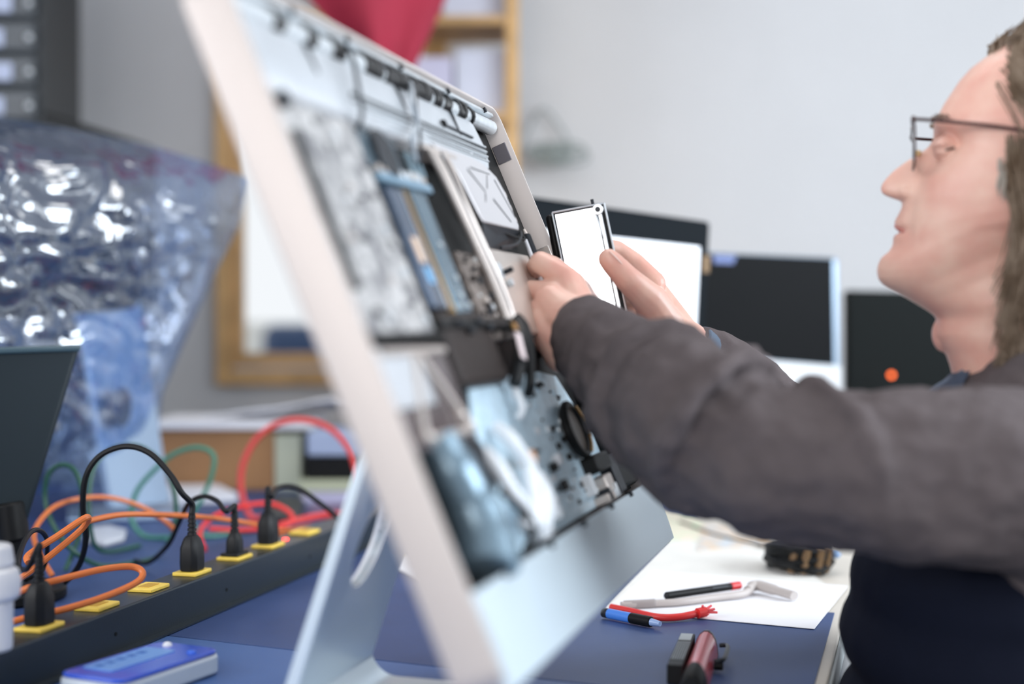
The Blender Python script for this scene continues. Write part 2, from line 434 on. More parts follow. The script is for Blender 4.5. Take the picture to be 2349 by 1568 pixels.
for a in (.10, .30, .46): comp('housing_seam', M_dkmetal, a, a+.001, .4595, .486, -.0052, c0=-.012, bevel=0, parent=vho)
# crossing leads
def lcable(name, pts, r, m, seg=8, parent=None): return MB().tube(spline([L(*p) for p in pts], 8), r, seg).build(name, m, parent or pc)
lcable('lead', [(.185, .498, -.002), (.180, .486, .001), (.170, .468, .001), (.160, .448, .000), (.158, .432, -.004), (.160, .42, -.02)], .0018, M_dkmetal)
lcable('lead', [(.335, .492, -.002), (.318, .480, .001), (.298, .462, .002), (.285, .440, .002), (.262, .425, -.001), (.258, .405, -.004)], .0022, mat('grey_lead', (150, 160, 170), .3, .3))
lcable('lead', [(.345, .488, -.002), (.322, .474, .001), (.300, .455, .002), (.283, .430, .001), (.272, .405, -.006)], .0014, M_dkmetal)
# mottled board
sb_ = comp('mottled_shield', M_speck, -.022, .146, .252, .428, -.010)
comp('slot_bar', M_black, .006, .017, .283, .402, -.0065, c0=-.012, bevel=.002, parent=sb_)
MB().cyl(L(.010, .424, -.010), NN*.006, .0065, 20).build('screw_post', M_dkmetal, sb_)
for (a, b) in ((.13, .262), (.125, .30), (.09, .41), (.05, .262), (.118, .335)):
    MB().cyl(L(a, b, -.0105), NN*.0035, .0035, 14).build('screw', M_steel, sb_)
random.seed(11)
for k in range(26):
    a, b = random.uniform(.022, .138), random.uniform(.258, .42); s = random.uniform(.002, .006)
    comp('chip', random.choice([M_dkmetal, M_steel, M_beige, M_speck]), a, a+s*1.6, b, b+s, -.010+random.uniform(.0008, .003), c0=-.011, bevel=.0003, parent=sb_)
# fan drum
MB().cyl(L(.20, .408, CB), NN*.021, .022, 32).build('fan_drum', M_dkmetal, pc, bevel=.002)
comp('fan_cover', mat('slate_plastic', (62, 78, 88), .35), .150, .245, .393, .428, -.0125, bevel=.004)
for a in (.262, .276, .29): MB().cyl(L(a, .418, -.012), UU*-.022, .0028, 12).build('hose', mat('hose_blue_grey', (120, 142, 154), .3, .3), pc)
# blue modules
comp('module_tray', M_black, .150, .300, .262, .388, -.020)
m1 = comp('memory_module', mat('dark_blue_module', (70, 84, 104), .22, .5, var=(18, .3)), .170, .208, .272, .378, -.011, bevel=.002)
comp('label', mat('module_label', (226, 196, 170), .4), .182, .196, .312, .334, -.0103, c0=-.012, bevel=.0003, parent=m1)
comp('label', mat('module_label_blue', (110, 170, 214), .4), .184, .198, .294, .308, -.0103, c0=-.012, bevel=.0003, parent=m1)
m2 = comp('memory_module', M_bluemod, .226, .268, .268, .380, -.010, bevel=.002)
comp('trim_strip', M_gold, .2215, .2245, .268, .380, -.0115, c0=-.02, bevel=.0003)
comp('trim_strip', M_steel, .209, .2105, .272, .378, -.0115, c0=-.02, bevel=.0003)
for (a, b) in ((.25, .284), (.258, .30), (.238, .274), (.262, .275), (.250, .33)):
    MB().cyl(L(a, b, -.0105), NN*.0022, .0028, 12).build('screw', M_steel, m2)
random.seed(5)
conn = comp('connector_row', mat('blue_connector', (126, 158, 180), .3, .3), .160, .290, .381, .389, -.0085, bevel=.001)
for k in range(14):
    a = .163 + k*.009; comp('pin', random.choice([M_steel, M_dkmetal, M_beige]), a, a+.005, .3885, .3935+random.random()*.003, -.007-random.random()*.004, c0=-.02, bevel=.0006, parent=conn)
# heat pipes: flat metal strips sweeping down
for k, (da, m, r) in enumerate(((0, M_beige, .0035), (.011, M_beige, .0028), (.020, M_dkmetal, .0022), (.028, M_beige, .0034))):
    pts = [(.318+da*1.7, .428, -.006), (.322+da*1.5, .405, -.004), (.330+da*1.1, .375, -.004), (.342+da, .335, -.005), (.352+da, .300, -.006), (.357+da*.9, .265, -.008), (.358+da*.8, .246, -.014)]
    lcable('heat_pipe', pts, r, m, 10)
comp('pipe_flange', M_beige, .305, .40, .424, .429, -.004, bevel=.001)
# X bracket
xb = MB()
poly = [(.335, .434), (.46, .434), (.50, .431), (.530, .421), (.541, .405), (.541, .366), (.534, .361), (.403, .361), (.398, .372), (.386, .41), (.345, .428)]
xb.prism([L(a, b, -.0065) for a, b in poly], NN*.0022)
xbo = xb.build('cross_bracket', mat('bracket_metal', (216, 214, 216), .38, .55), pc, bevel=.0008)
def groove(p, q, w=.0022):
    d = (V((q[0]-p[0], q[1]-p[1], 0))).normalized(); nx, ny = -d.y*w, d.x*w
    mbx = MB(); mbx.prism([L(p[0]+nx*.4, p[1]+ny*.4, -.0050), L(p[0]-nx*1.2, p[1]-ny*1.2, -.0050), L(q[0]-nx*.7, q[1]-ny*.7, -.0050), L(q[0]+nx*.2, q[1]+ny*.2, -.0050)], NN*.001)
    mbx.build('groove', M_dkmetal, xbo, smooth=False)
groove((.437, .421), (.505, .421), .001); groove((.424, .418), (.458, .397)); groove((.455, .394), (.442, .384), .0012)
groove((.478, .391), (.514, .369)); groove((.516, .416), (.540, .375), .0015); groove((.470, .402), (.492, .419), .001)
for b in (.40, .385, .372): comp('tab', M_beige, .540, .549, b, b+.006, -.0055, c0=-.010, bevel=.0006, parent=xbo)
MB().prism([L(.403, .3605, -.0058), L(.545, .3605, -.0058), L(.53, .345, -.018), L(.415, .335, -.018)], NN*-.002).build('bracket_skirt', M_dkmetal, pc)
comp('black_duct', M_black, .300, .560, .330, .366, -.019)
lcable('lead', [(.545, .36, -.006), (.53, .352, -.005), (.50, .343, -.006), (.46, .34, -.012)], .0016, M_dkmetal)
lcable('lead', [(.55, .356, -.006), (.54, .35, -.004), (.52, .352, -.006), (.49, .357, -.01)], .0012, M_rubber)
# beige plate with screw, mottled pipes
bp = comp('side_plate', mat('warm_plate', (204, 194, 186), .4, .55, var=(12, .05)), .385, .600, .248, .338, -.012, bevel=.003)
mbx = MB(); mbx.cyl(L(.418, .3135, -.0125), NN*.003, .0085, 24); mbx.build('washer', M_steel, bp, bevel=.0008)
MB().cyl(L(.423, .311, -.010), NN*.010, .0028, 12).build('stud', M_dkmetal, bp, bevel=.0006)
MB().cyl(L(.427, .300, -.0115), NN*.006, .004, 12).build('screw', M_steel, bp, bevel=.0006)
comp('mount_frame', mat('aged_metal', (132, 122, 116), .4, .6, var=(90, .5), bump=(200, .8, .003)), .298, .352, .244, .328, -.012)
random.seed(21)
for k in range(22):
    a, b = random.uniform(.300, .345), random.uniform(.248, .322); s = random.uniform(.003, .008)
    comp('clip', random.choice([M_beige, M_dkmetal, M_steel, M_brown]), a, a+s, b, b+s*.8, -.012+random.uniform(.001, .005), c0=-.013, bevel=.0006)
comp('frame_rail', M_beige, .372, .378, .246, .330, -.006, bevel=.001)
# black drive cage
comp('drive_cage', M_brown, .150, .285, .205, .268, -.006, bevel=.004)
comp('cage_lip', M_black, .148, .36, .252, .262, -.004, c0=-.02, bevel=.002)
for (a, b) in ((.19, .256), (.215, .25), (.245, .257), (.272, .252)): MB().ell(L(a, b, -.003), .004).build('knob', M_dkmetal, pc)
comp('divider', M_black, -.022, .15, .2435, .2495, -.006, bevel=.001)
# harness with tag
lcable('harness', [(.365, .256, -.002), (.345, .244, .002), (.325, .232, .003), (.300, .216, .002), (.285, .200, -.004)], .006, M_rubber, 10)
lcable('harness', [(.375, .262, -.003), (.37, .25, .002), (.352, .23, .003), (.33, .20, -.002), (.335, .19, -.01)], .0045, M_rubber, 10)
tg = MB(); tg.prism([L(.300, .243, .0085), L(.314, .240, .0085), L(.300, .216, .0085), L(.288, .219, .0085)], NN*.0012); tg.build('tag', mat('tag_pink_white', (232, 214, 214), .5), pc)
tg = MB(); tg.prism([L(.304, .252, .0075), L(.316, .250, .0075), L(.310, .243, .0085), L(.299, .245, .0085)], NN*.002); tg.build('tag', M_gold, pc)
# ribbed fan frame lower near
M_smoke = mat('smoked_plastic', (92, 82, 82), .25, .2, var=(25, .12))
fr = comp('fan_frame', M_smoke, -.022, .148, .165, .2425, -.010, bevel=.003)
comp('frame_face', M_shine, -.018, .080, .196, .240, -.0085, c0=-.011, bevel=.001, parent=fr)
for (p, q) in (((.068, .232), (.028, .176)), ((.082, .232), (.128, .178)), ((.005, .236), (.14, .236)), ((.028, .172), (.135, .172))):
    MB().tube([L(p[0], p[1], -.0085), L(q[0], q[1], -.0085)], .0032, 8).build('rib', M_beige, fr)
for (a, b) in ((.128, .176), (.118, .184), (.028, .174)): MB().ell(L(a, b, -.008), .0048).build('boss', M_beige, fr)
# logic board
lbp = [(.165, .0705), (.56, .0705), (.560, .13), (.50, .205), (.44, .212), (.205, .212), (.160, .16)]
lbo = MB().prism([L(a, b, -.022) for a, b in lbp], NN*.003).build('logic_board', M_pcb, pc, bevel=.0006)
random.seed(9)
cols = [M_black, M_dkmetal, M_white, M_steel, M_pcb, M_brown]
for k in range(84):
    t = random.random(); a = .19 + .34*(t**.75); b = random.uniform(.078, .205)
    if a > .50 and b > .15: continue
    s = random.choice([.0018, .0025, .003, .0045, .006])
    comp('chip', random.choice(cols if a > .3 else [M_pcb, M_white, M_pcb, M_dkmetal]), a, a+s*random.uniform(1, 2), b, b+s, -.019+random.uniform(.0006, .002), c0=-.0192, bevel=.0002, parent=lbo)
for (a0, a1, b0, b1) in ((.340, .362, .118, .126), (.352, .372, .098, .108), (.395, .402, .135, .141), (.415, .424, .122, .128), (.42, .428, .14, .145)):
    comp('chip', M_black, a0, a1, b0, b1, -.016, c0=-.0192, bevel=.0003, parent=lbo)
comp('chip', M_white, .372, .381, .122, .132, -.015, c0=-.0192, bevel=.0003, parent=lbo)
# pale cables over the board
M_wc = mat('white_lead', (238, 242, 246), .35)
lcable('white_lead', [(.300, .205, -.012), (.292, .190, -.008), (.288, .178, -.008), (.286, .172, -.014)], .0032, M_wc)
lcable('white_lead', [(.205, .168, -.012), (.198, .155, -.002), (.208, .140, -.001), (.215, .128, -.001), (.205, .112, -.004)], .0062, M_wc, 10)
lcable('white_lead', [(.150, .152, -.012), (.140, .138, -.003), (.145, .118, -.001), (.158, .102, -.001), (.160, .090, -.006)], .0062, M_wc, 10)
lcable('white_lead', [(.215, .128, -.002), (.196, .112, -.001), (.180, .096, -.001), (.165, .086, -.006)], .0075, M_wc, 10)
lcable('white_lead', [(.235, .120, -.006), (.222, .104, -.001), (.205, .092, -.001), (.190, .080, -.006)], .0085, M_wc, 10)
comp('connector', mat('peach_plug', (222, 178, 150), .5), .222, .240, .131, .142, .002, c0=-.012, bevel=.002)
comp('connector', M_wc, .262, .280, .080, .100, -.006, c0=-.02, bevel=.003)
comp('connector', M_wc, .185, .205, .0725, .082, .000, c0=-.02, bevel=.003)
lcable('black_lead', [(.245, .098, -.012), (.235, .102, -.002), (.222, .092, .001), (.21, .082, -.008)], .0022, M_rubber)
comp('connector', M_steel, .205, .255, .0715, .078, -.010, c0=-.02, bevel=.001)
# coil and dark parts at far right of the board
comp('speaker_box', M_black, .555, .640, .072, .20, -.008, bevel=.006)
cp = spline([L(.462+.030*math.cos(t), .147+.026*math.sin(t), -.012) for t in [2*PI*k/12 for k in range(12)]], 4, True)
MB().tube(cp, .0042, 8, True).build('coil_ring', M_black, pc)
for k in range(14):
    t = -1.2 + k*.16
    MB().cyl(L(.462+.030*math.cos(t), .147+.026*math.sin(t), -.0165), NN*.010, .0018, 8).build('coil_winding', M_gold, pc)
MB().cyl(L(.462, .147, -.02), NN*.008, .024, 28).build('coil_core', mat('umber_core', (58, 50, 44), .4), pc)
comp('black_box', M_black, .455, .52, .100, .118, -.004, bevel=.003)
comp('battery_holder', M_dkmetal, .520, .552, .072, .112, -.006, bevel=.002)
comp('port_block', M_beige, .480, .515, .071, .096, -.008, bevel=.002)
comp('port_pad', M_wc, .430, .442, .082, .103, -.010, c0=-.02, bevel=.001)
for k in range(6): comp('latch', random.choice([M_beige, M_dkmetal, M_steel]), .45+k*.012, .456+k*.012, .0705, .078+random.random()*.008, -.004, c0=-.02, bevel=.0006)
for (a) in (.05, .18, .30, .42, .52): comp('catch', M_dkmetal, a, a+.006, .0645, .0705, .0028, c0=-.004, bevel=.0006)
# near lower speaker
sp = MB(); sp.tube(spline([L(.060, .172, -.014), L(.062, .15, -.012), L(.066, .12, -.010), L(.062, .095, -.009), L(.05, .074, -.010)], 6), [.016]*6+[.018]*6+[.021]*6+[.023]*7, 20)
sp.build('speaker', mat('blue_grey_gloss', (120, 142, 156), .28, .4), pc)
comp('speaker_clamp', M_dkmetal, .098, .150, .120, .168, -.008, bevel=.008)
comp('rear_cover', mat('slate_cover', (70, 84, 94), .35, .3), .10, .158, .075, .12, -.014, bevel=.006)
MB().ell(L(.118, .090, -.012), .009).build('knob', M_dkmetal, pc)
lcable('black_lead', [(.13, .12, -.004), (.15, .10, .0), (.165, .085, -.002), (.15, .072, -.01)], .003, M_rubber)
# ================================================================== HARD DRIVE IN THE HAND and the tool
hd_tl = A(1268, 488, 1.525); hd_tr = A(1386, 466, 1.517)
ex = (hd_tr - hd_tl); 
dn = (A(1437, 712, 1.506) - hd_tr)
ez = -dn
nrm = ex.cross(-ez).normalized()
if nrm.y > 0: nrm = -nrm
hd_base = hd_tl + ex*.5 + dn
hd = thing('hard_drive', hd_base, 'slim mirror-faced hard drive held up in the right hand', 'hard drive')
M_mirror = mat('polished_cover', (236, 240, 244), .12, 1.0, var=(8, .02))
mb = MB().box(hd_tl - nrm*.0, ex, dn, -nrm*.013); mb.build('body', M_black, hd, bevel=.002)
MB().box(hd_tl + ex*.03 + dn*.02 + nrm*.0002, ex*.80, dn*.96, nrm*.0015).build('cover_plate', M_mirror, hd, bevel=.0006)
MB().box(hd_tl + ex*.84 + dn*.01 + nrm*.0002, ex*.08, dn*.98, nrm*.0028).build('edge_rail', M_steel, hd, bevel=.0008)
MB().tube([hd_tl + nrm*.001 - ex*.01, hd_tr + nrm*.001], .0011, 8).build('rim', M_steel, hd)
MB().tube([hd_tl + nrm*.001 - ex*.01, hd_tl + dn + nrm*.001], .0009, 8).build('rim', M_steel, hd)
MB().tube([hd_tr + nrm*.001, hd_tr + dn + nrm*.001], .0012, 8).build('rim', M_steel, hd)
MB().cyl(hd_tl + ex*.86 + dn*.05 + nrm*.0005, nrm*.004, .006, 20).build('pivot', M_steel, hd, bevel=.0008)
MB().cyl(hd_tl + ex*.86 + dn*.05 + nrm*.004, nrm*.002, .0028, 14).build('pivot_screw', M_dkmetal, hd)
MB().cyl(hd_tl + ex*.78 - dn*.001 - nrm*.004, -dn*.06, .0018, 10).build('guide_pin', M_dkmetal, hd)
MB().tube([hd_tl + ex*.80 + dn*.08 + nrm*.003, hd_tl + ex*.86 + dn*.32 + nrm*.003], .001, 6).build('guide_arm', M_steel, hd)
# black end cap left of it
MB().box(hd_tl - ex*.17 - nrm*.004, ex*.165, dn*.42, -nrm*.012).build('end_cap', M_black, hd, bevel=.004)
MB().box(hd_tl - ex*.15 + dn*.43 - nrm*.003, ex*.155, dn*.30, -nrm*.010).build('connector_plate', M_beige, hd, bevel=.002)
# screwdriver-like probe in the left hand
tl = thing('screwdriver', A(1226, 585, 1.50), 'short dark driver with a painted shaft pinched in the left fist', 'screwdriver')
a_, b_ = A(1207, 540, 1.52), A(1252, 655, 1.485)
MB().tube([a_, a_ + (b_-a_)*.45], .0048, 12).build('handle', M_dkmetal, tl, bevel=.001)
MB().tube([a_ + (b_-a_)*.1 + V((-.003, -.005, 0)), a_ + (b_-a_)*1.0 + V((-.003, -.004, 0))], .0022, 10).build('highlight', M_white, tl)  # white rod laid along the dark handle as its painted highlight
MB().tube([a_ - (b_-a_)*.12, a_], [.0015, .003], 10).build('tip', M_beige, tl)
# ================================================================== THE MAN
HY, HX = 1.37, .47
def HP(px, py, lat=0.0):
    """point in the plane of the profile at lateral offset (towards viewer positive)"""
    t = (px - CXP) / FPX
    c = V((HX, HY, 0)); d = (HX - t*HY) / (math.cos(PH) + t*math.sin(PH))
    x, y = HX - d*math.cos(PH), HY + d*math.sin(PH)
    z = A(px, py, y).z
    return V((x, y, z)) - WD*lat
FW = -NH
front = [(58, 2430), (70, 2385), (90, 2330), (112, 2290), (136, 2254), (160, 2222), (188, 2197), (239, 2163), (268, 2148), (288, 2141), (305, 2142), (325, 2146), (345, 2146), (371, 2132), (400, 2116), (437, 2096), (462, 2082), (500, 2072), (560, 2060), (590, 2046), (620, 2036), (638, 2037), (650, 2044), (662, 2054), (676, 2072), (699, 2105), (718, 2136), (730, 2148), (745, 2147), (767, 2144), (790, 2156), (808, 2168), (835, 2178), (865, 2186), (900, 2192), (960, 2200)]
nose = [(300, 0), (318, 6), (337, 20), (355, 44), (371, 59), (390, 74), (405, 80), (418, 83), (428, 82), (438, 76), (446, 64), (453, 44), (460, 16), (466, 4), (474, 0)]
mouth = [(455, 0), (470, 10), (490, 14), (505, 19), (513, 20), (520, 16), (528, 3), (536, 10), (544, 15), (553, 14), (564, 12), (576, 14), (590, 25), (605, 27), (620, 26), (638, 24), (652, 22), (664, 15), (676, 7), (699, 0)]
mouth_w = [(455, .010), (490, .018), (513, .017), (545, .016), (576, .018), (600, .021), (660, .021)]
back = [(58, 2450), (70, 2510), (90, 2560), (136, 2610), (200, 2640), (300, 2655), (400, 2645), (500, 2605), (600, 2550), (700, 2515), (800, 2520), (960, 2560)]
halfw = [(58, .008), (70, .03), (90, .048), (136, .063), (200, .071), (300, .076), (345, .0745), (400, .074), (450, .073), (500, .072), (550, .070), (600, .066), (640, .059), (680, .051), (720, .048), (760, .049), (830, .053), (900, .062), (960, .08)]
nose_w = [(300, .008), (350, .0075), (400, .009), (425, .011), (450, .0125), (470, .013)]
taper = [(58, 1.0), (250, .92), (300, .78), (345, .80), (450, .88), (560, .95), (620, .95), (700, 1.0), (960, 1.0)]
def G(x, s): return math.exp(-(x*x)/(2*s*s))
def head_mesh(mb, grow=0.0, py0=60, py1=960, step=4):
    loops = []
    thetas = []
    n = 112
    for k in range(n):
        u = 2*PI*k/n
        thetas.append(u - .45*math.sin(u))     # denser at the face
    y = py0
    while y <= py1:
        pf, pb = HP(interp(front, y), y), HP(interp(back, y), y)
        pb.z = pf.z
        c = (pf + pb)/2; hd_ = (pf - pb).length/2; hw = interp(halfw, y); tp = interp(taper, y)
        nb = (HP(interp(front, y) - interp(nose, y), y) - pf).dot(FW)
        mo_ = (HP(interp(front, y) - interp(mouth, y), y) - pf).dot(FW)
        lp = []
        for th in thetas:
            cx_, sx_ = math.cos(th), math.sin(th)
            ff = math.copysign(abs(cx_)**(tp if cx_ > 0 else 1), cx_)
            pxp = interp(front, y) + (interp(back, y) - interp(front, y))*(1-cx_)/2
            yj = y + max(0, min(1, (y-430)/110))*max(0, min(150, .40*(pxp-2070)))*max(0, min(1, (760-y)/60))
            lat = -interp(halfw, yj)*sx_; fwd = hd_*ff
            if cx_ > 0:
                al = abs(lat)
                fwd += nb*math.exp(-abs(lat/(interp(nose_w, y)*1.35))**2.6) + mo_*G(lat, interp(mouth_w, y))
                # eye sockets, brows, cheeks, mouth corners
                fwd -= .011*G(al-.031, .0125)*G(y-345, 20)*1.0
                fwd += .003*G(al-.028, .016)*G(y-292, 11)
                fwd += .003*G(al-.042, .014)*G(y-420, 30)
                fwd -= .0025*G(al-.026, .005)*G(y-(455+al*1500), 26)
                fwd -= .0030*G(y-(527+al*450), 4.5)*max(0, 1 - (al/.027)**2)
                fwd -= .002*G(al-.028, .004)*G(y-541, 9)
                lat *= 1 - .05*G(y-480, 40)*max(0, cx_)
            lp.append(c + FW*(fwd + grow*cx_) + WD*(lat - grow*sx_))
        loops.append(lp); y += step
    mb.loft(loops)
    return mb
person = thing('person', (.52, 1.38, 0), 'man in charcoal sweater and eyeglasses, both hands raised to the open computer', 'person')
mb = head_mesh(MB())
# nose wings, lids, ears
for s in (1, -1):
    mb.ell(HP(2080, 442, .0125*s), FW*.0085, WD*.0065, V((0, 0, .0075)))
    mb.ell(HP(2168, 350, .031*s), .0132)
    mb.ell(HP(2160, 343, .031*s), FW*.011, WD*.016, V((0, 0, .0035)))
    mb.ell(HP(2162, 362, .031*s), FW*.010, WD*.014, V((0, 0, .0028)))
    e0 = HP(2385, 400, .074*s)
    mb.ell(e0, FW*.016 + V((0, 0, .004)), WD*.006, V((0, 0, .031)))
    for q in range(10):
        t0, t1 = -2.2 + q*.42, -2.2 + (q+1)*.42
        f = lambda t: e0 - WD*(.006*s) + FW*(.016*math.cos(t+PI)) + V((0, 0, .030*math.sin(t+PI)*1.0))
        mb.cap(f(t0), .0034, f(t1), .0034)
# adam's apple, neck tendons
mb.ell(HP(2166, 766, 0), FW*.012, WD*.012, V((0, 0, .018)))
mb.cap(HP(2330, 640, .050), .012, HP(2225, 900, .018), .010)
# core torso and arms under the clothes
C_sh = V((.50, 1.35, 1.0)); SL = C_sh - WD*.175 + V((-.01, 0, -.015)); SR = C_sh + WD*.175
mb.cap(HP(2370, 880, 0), .062, V((.50, 1.36, .98)), .07)
mb.cap(SL + WD*.05 + V((0, 0, -.03)), .045, SR - WD*.05 + V((0, 0, -.03)), .045)
mb.cap(V((.50, 1.36, .97)), .08, V((.50, 1.36, .62)), .10)
EL = V((.212, 1.19, .985)); ER = V((.395, 1.62, .91))
WL = A(1352, 778, 1.405); WR = A(1572, 782, 1.555)
mb.chain([(SL + WD*.03 + V((0, 0, -.03)), .040), (EL + V((.02, 0, 0)), .036), (WL, .0255)])
mb.chain([(SR - WD*.02 + V((0, 0, -.03)), .040), (ER, .036), (WR, .024)])
# left hand (nearer, back of the hand towards us)
def F(*pts): mb.chain([(A(*p[:3]), p[3]) for p in pts])
WLt = (1352, 775, 1.405)
for (p, r1, r2) in (((1300, 640, 1.448), .022, .0135), ((1270, 675, 1.440), .022, .014), ((1252, 716, 1.432), .022, .014), ((1250, 760, 1.424), .020, .0135)):
    mb.cap(A(1342, 765, 1.41), r1, A(*p), r2)
mb.cap(A(1318, 745, 1.425), .027, A(1285, 712, 1.442), .024)
mb.cap(A(1300, 800, 1.412), .016, A(1245, 775, 1.425), .016)
F((1300, 640, 1.448, .0135), (1238, 602, 1.458, .0112), (1226, 618, 1.487, .0098), (1246, 622, 1.503, .0085))
F((1270, 675, 1.440, .014), (1219, 668, 1.455, .0118), (1222, 690, 1.482, .0102), (1250, 694, 1.500, .009))
F((1250, 718, 1.430, .0165), (1206, 722, 1.444, .0128), (1212, 744, 1.474, .0105), (1242, 744, 1.490, .009))
F((1256, 768, 1.422, .0185), (1214, 768, 1.434, .0130), (1222, 788, 1.462, .0100), (1248, 784, 1.478, .008))
mb.cap(A(1245, 740, 1.425), .017, A(1290, 812, 1.405), .019)
mb.cap(A(1262, 690, 1.430), .017, A(1300, 730, 1.415), .024)
F((1335, 715, 1.445, .018), (1312, 652, 1.478, .0145), (1268, 612, 1.500, .0118), (1240, 596, 1.506, .0098))
# right hand (thumb in front of the drive, fingers behind)
mb.cap(A(1572, 782, 1.555), .022, A(1492, 722, 1.552), .024)
mb.cap(A(1560, 765, 1.56), .021, A(1498, 668, 1.575), .016)
mb.cap(A(1540, 765, 1.545), .020, A(1458, 728, 1.548), .017)
mb.cap(A(1500, 705, 1.55), .022, A(1458, 712, 1.555), .020)
mb.cap(A(1520, 735, 1.53), .021, A(1462, 742, 1.535), .016)
F((1526, 745, 1.528, .021), (1486, 684, 1.508, .0178), (1440, 640, 1.492, .0140), (1404, 602, 1.488, .0122), (1396, 594, 1.488, .0112))
F((1496, 652, 1.562, .0155), (1454, 604, 1.568, .0125), (1414, 574, 1.562, .0110), (1380, 566, 1.550, .0095))
F((1488, 672, 1.570, .0145), (1440, 640, 1.582, .0118), (1400, 625, 1.575, .0105), (1365, 620, 1.562, .0092))
F((1478, 695, 1.585, .013), (1432, 678, 1.600, .0108), (1400, 668, 1.592, .0095), (1370, 664, 1.578, .0086))
F((1470, 722, 1.578, .012), (1430, 715, 1.590, .0098), (1405, 706, 1.584, .0086), (1380, 702, 1.572, .0078))
body = mb.build('body', M_skin, person)
def remesh(o, vox, it, fac=.5):
    r = o.modifiers.new('remesh', 'REMESH'); r.mode = 'VOXEL'; r.voxel_size = vox; r.use_smooth_shade = True
    s = o.modifiers.new('smooth', 'SMOOTH'); s.iterations = it; s.factor = fac
remesh(body, .0017, 5)
# thumb nail
nl = MB(); nl.ell(A(1413, 592, 1.4795), A(1413, 592, 1.4795) - A(1400, 578, 1.481), V((.0040, .0022, -.0035)), V((.001, -.0018, .001)))
nl.build('thumbnail', mat('nail', (236, 206, 196), .25), person)
# eyes (a thin slit of eye under lowered lids), lips, brow
for s in (1, -1):
    MB().ell(HP(2159, 354, .031*s), FW*.0085, WD*.0105, V((0, 0, .0028))).build('eye', mat('eye_dark', (70, 58, 50), .2), person)
    MB().tube(spline([HP(2149, 361, .030*s), HP(2153, 359, .0375*s), HP(2166, 356, .0435*s), HP(2184, 351, .046*s)], 5), .0011, 6).build('eyelashes', mat('lash_brown', (60, 42, 36), .6), person)
    br = MB()
    for k in range(46):
        u = k/45; lat = (.014 + .034*u)*s; p = HP(2139 + 22*u*u*1.6, 287 - 5*math.sin(PI*u) + random.uniform(-3, 3), lat) + FW*.0005
        br.tube([p, p + WD*(-.004*s) + V((0, 0, .0018 + random.uniform(-.001, .002))) + FW*.0025], .0005, 4)
    br.build('eyebrow', mat('brow_grey', (128, 112, 98), .7), person)
lipu = MB(); g = []
M_lip = mat('lip', (196, 128, 118), .45)
lipu.tube(spline([HP(2084, 541, .022), HP(2070, 530, .014), HP(2058, 521, .006), HP(2055, 518, 0), HP(2058, 521, -.006), HP(2070, 530, -.014), HP(2084, 541, -.022)], 6), .0022, 8)
lipu.build('upper_lip', M_lip, person)
MB().tube(spline([HP(2086, 544, .021), HP(2072, 545, .014), HP(2058, 545, .006), HP(2055, 545, 0), HP(2058, 545, -.006), HP(2072, 545, -.014), HP(2086, 544, -.021)], 6), .0026, 8).build('lower_lip', M_lip, person)

# sweater
def cone_chain(mb, pr): return mb.chain(pr)
sw = MB()
sw.cap(SL + WD*.01 + V((.01, 0, -.02)), .078, SR + V((0, 0, -.02)), .074)
CT = V((.52, 1.355, .93))
for (z, dep, wid, xo) in ((1.0, .075, .15, .0), (.93, .115, .20, .0), (.86, .125, .20, -.0)):
    sw.ell(V((.50+xo, 1.355, z)), NH*dep, WD*wid, V((0, 0, .09)), su=28, sv=14)
sw.chain([(SL + V((.0, 0, -.02)), .082), (V((.335, 1.165, .975)), .073), (EL + V((0, 0, -.005)), .066), (A(1580, 945, 1.235), .0655), (A(1484, 900, 1.30), .057), (A(1412, 838, 1.355), .046), (A(1360, 785, 1.392), .0405)])
sw.cap(A(1470, 985, 1.31), .034, A(1620, 1070, 1.23), .050)
sw.chain([(SR + V((0, 0, -.02)), .078), (ER + V((.05, -.02, .01)), .066), (ER, .060), (A(1680, 870, 1.575), .043), (A(1606, 806, 1.56), .0275)])
# folds round the sleeves
def fold(c, d, r, t, tilt, part=(0, 1)):
    d = V(d).normalized(); x = d.cross(V((0, 0, 1))).normalized(); y = d.cross(x)
    P = [c + x*r*math.cos(2*PI*q/20) + y*r*math.sin(2*PI*q/20) + d*tilt*math.sin(2*PI*q/20 + 1) for q in range(int(20*part[0]), int(20*part[1])+1)]
    for a, b in zip(P, P[1:]): sw.cap(a, t, b, t)
ad = A(1360, 785, 1.392) - A(1580, 945, 1.235)
fold(A(1394, 818, 1.367), ad, .036, .009, .010); fold(A(1430, 852, 1.345), ad, .044, .010, -.020); fold(A(1465, 878, 1.31), ad, .056, .010, .028)
fold(A(1530, 915, 1.265), ad, .060, .010, -.03); fold(A(1640, 965, 1.21), ad, .064, .012, .035)
fold(V((.27, 1.175, .985)), (1, -.1, 0), .064, .010, .03)
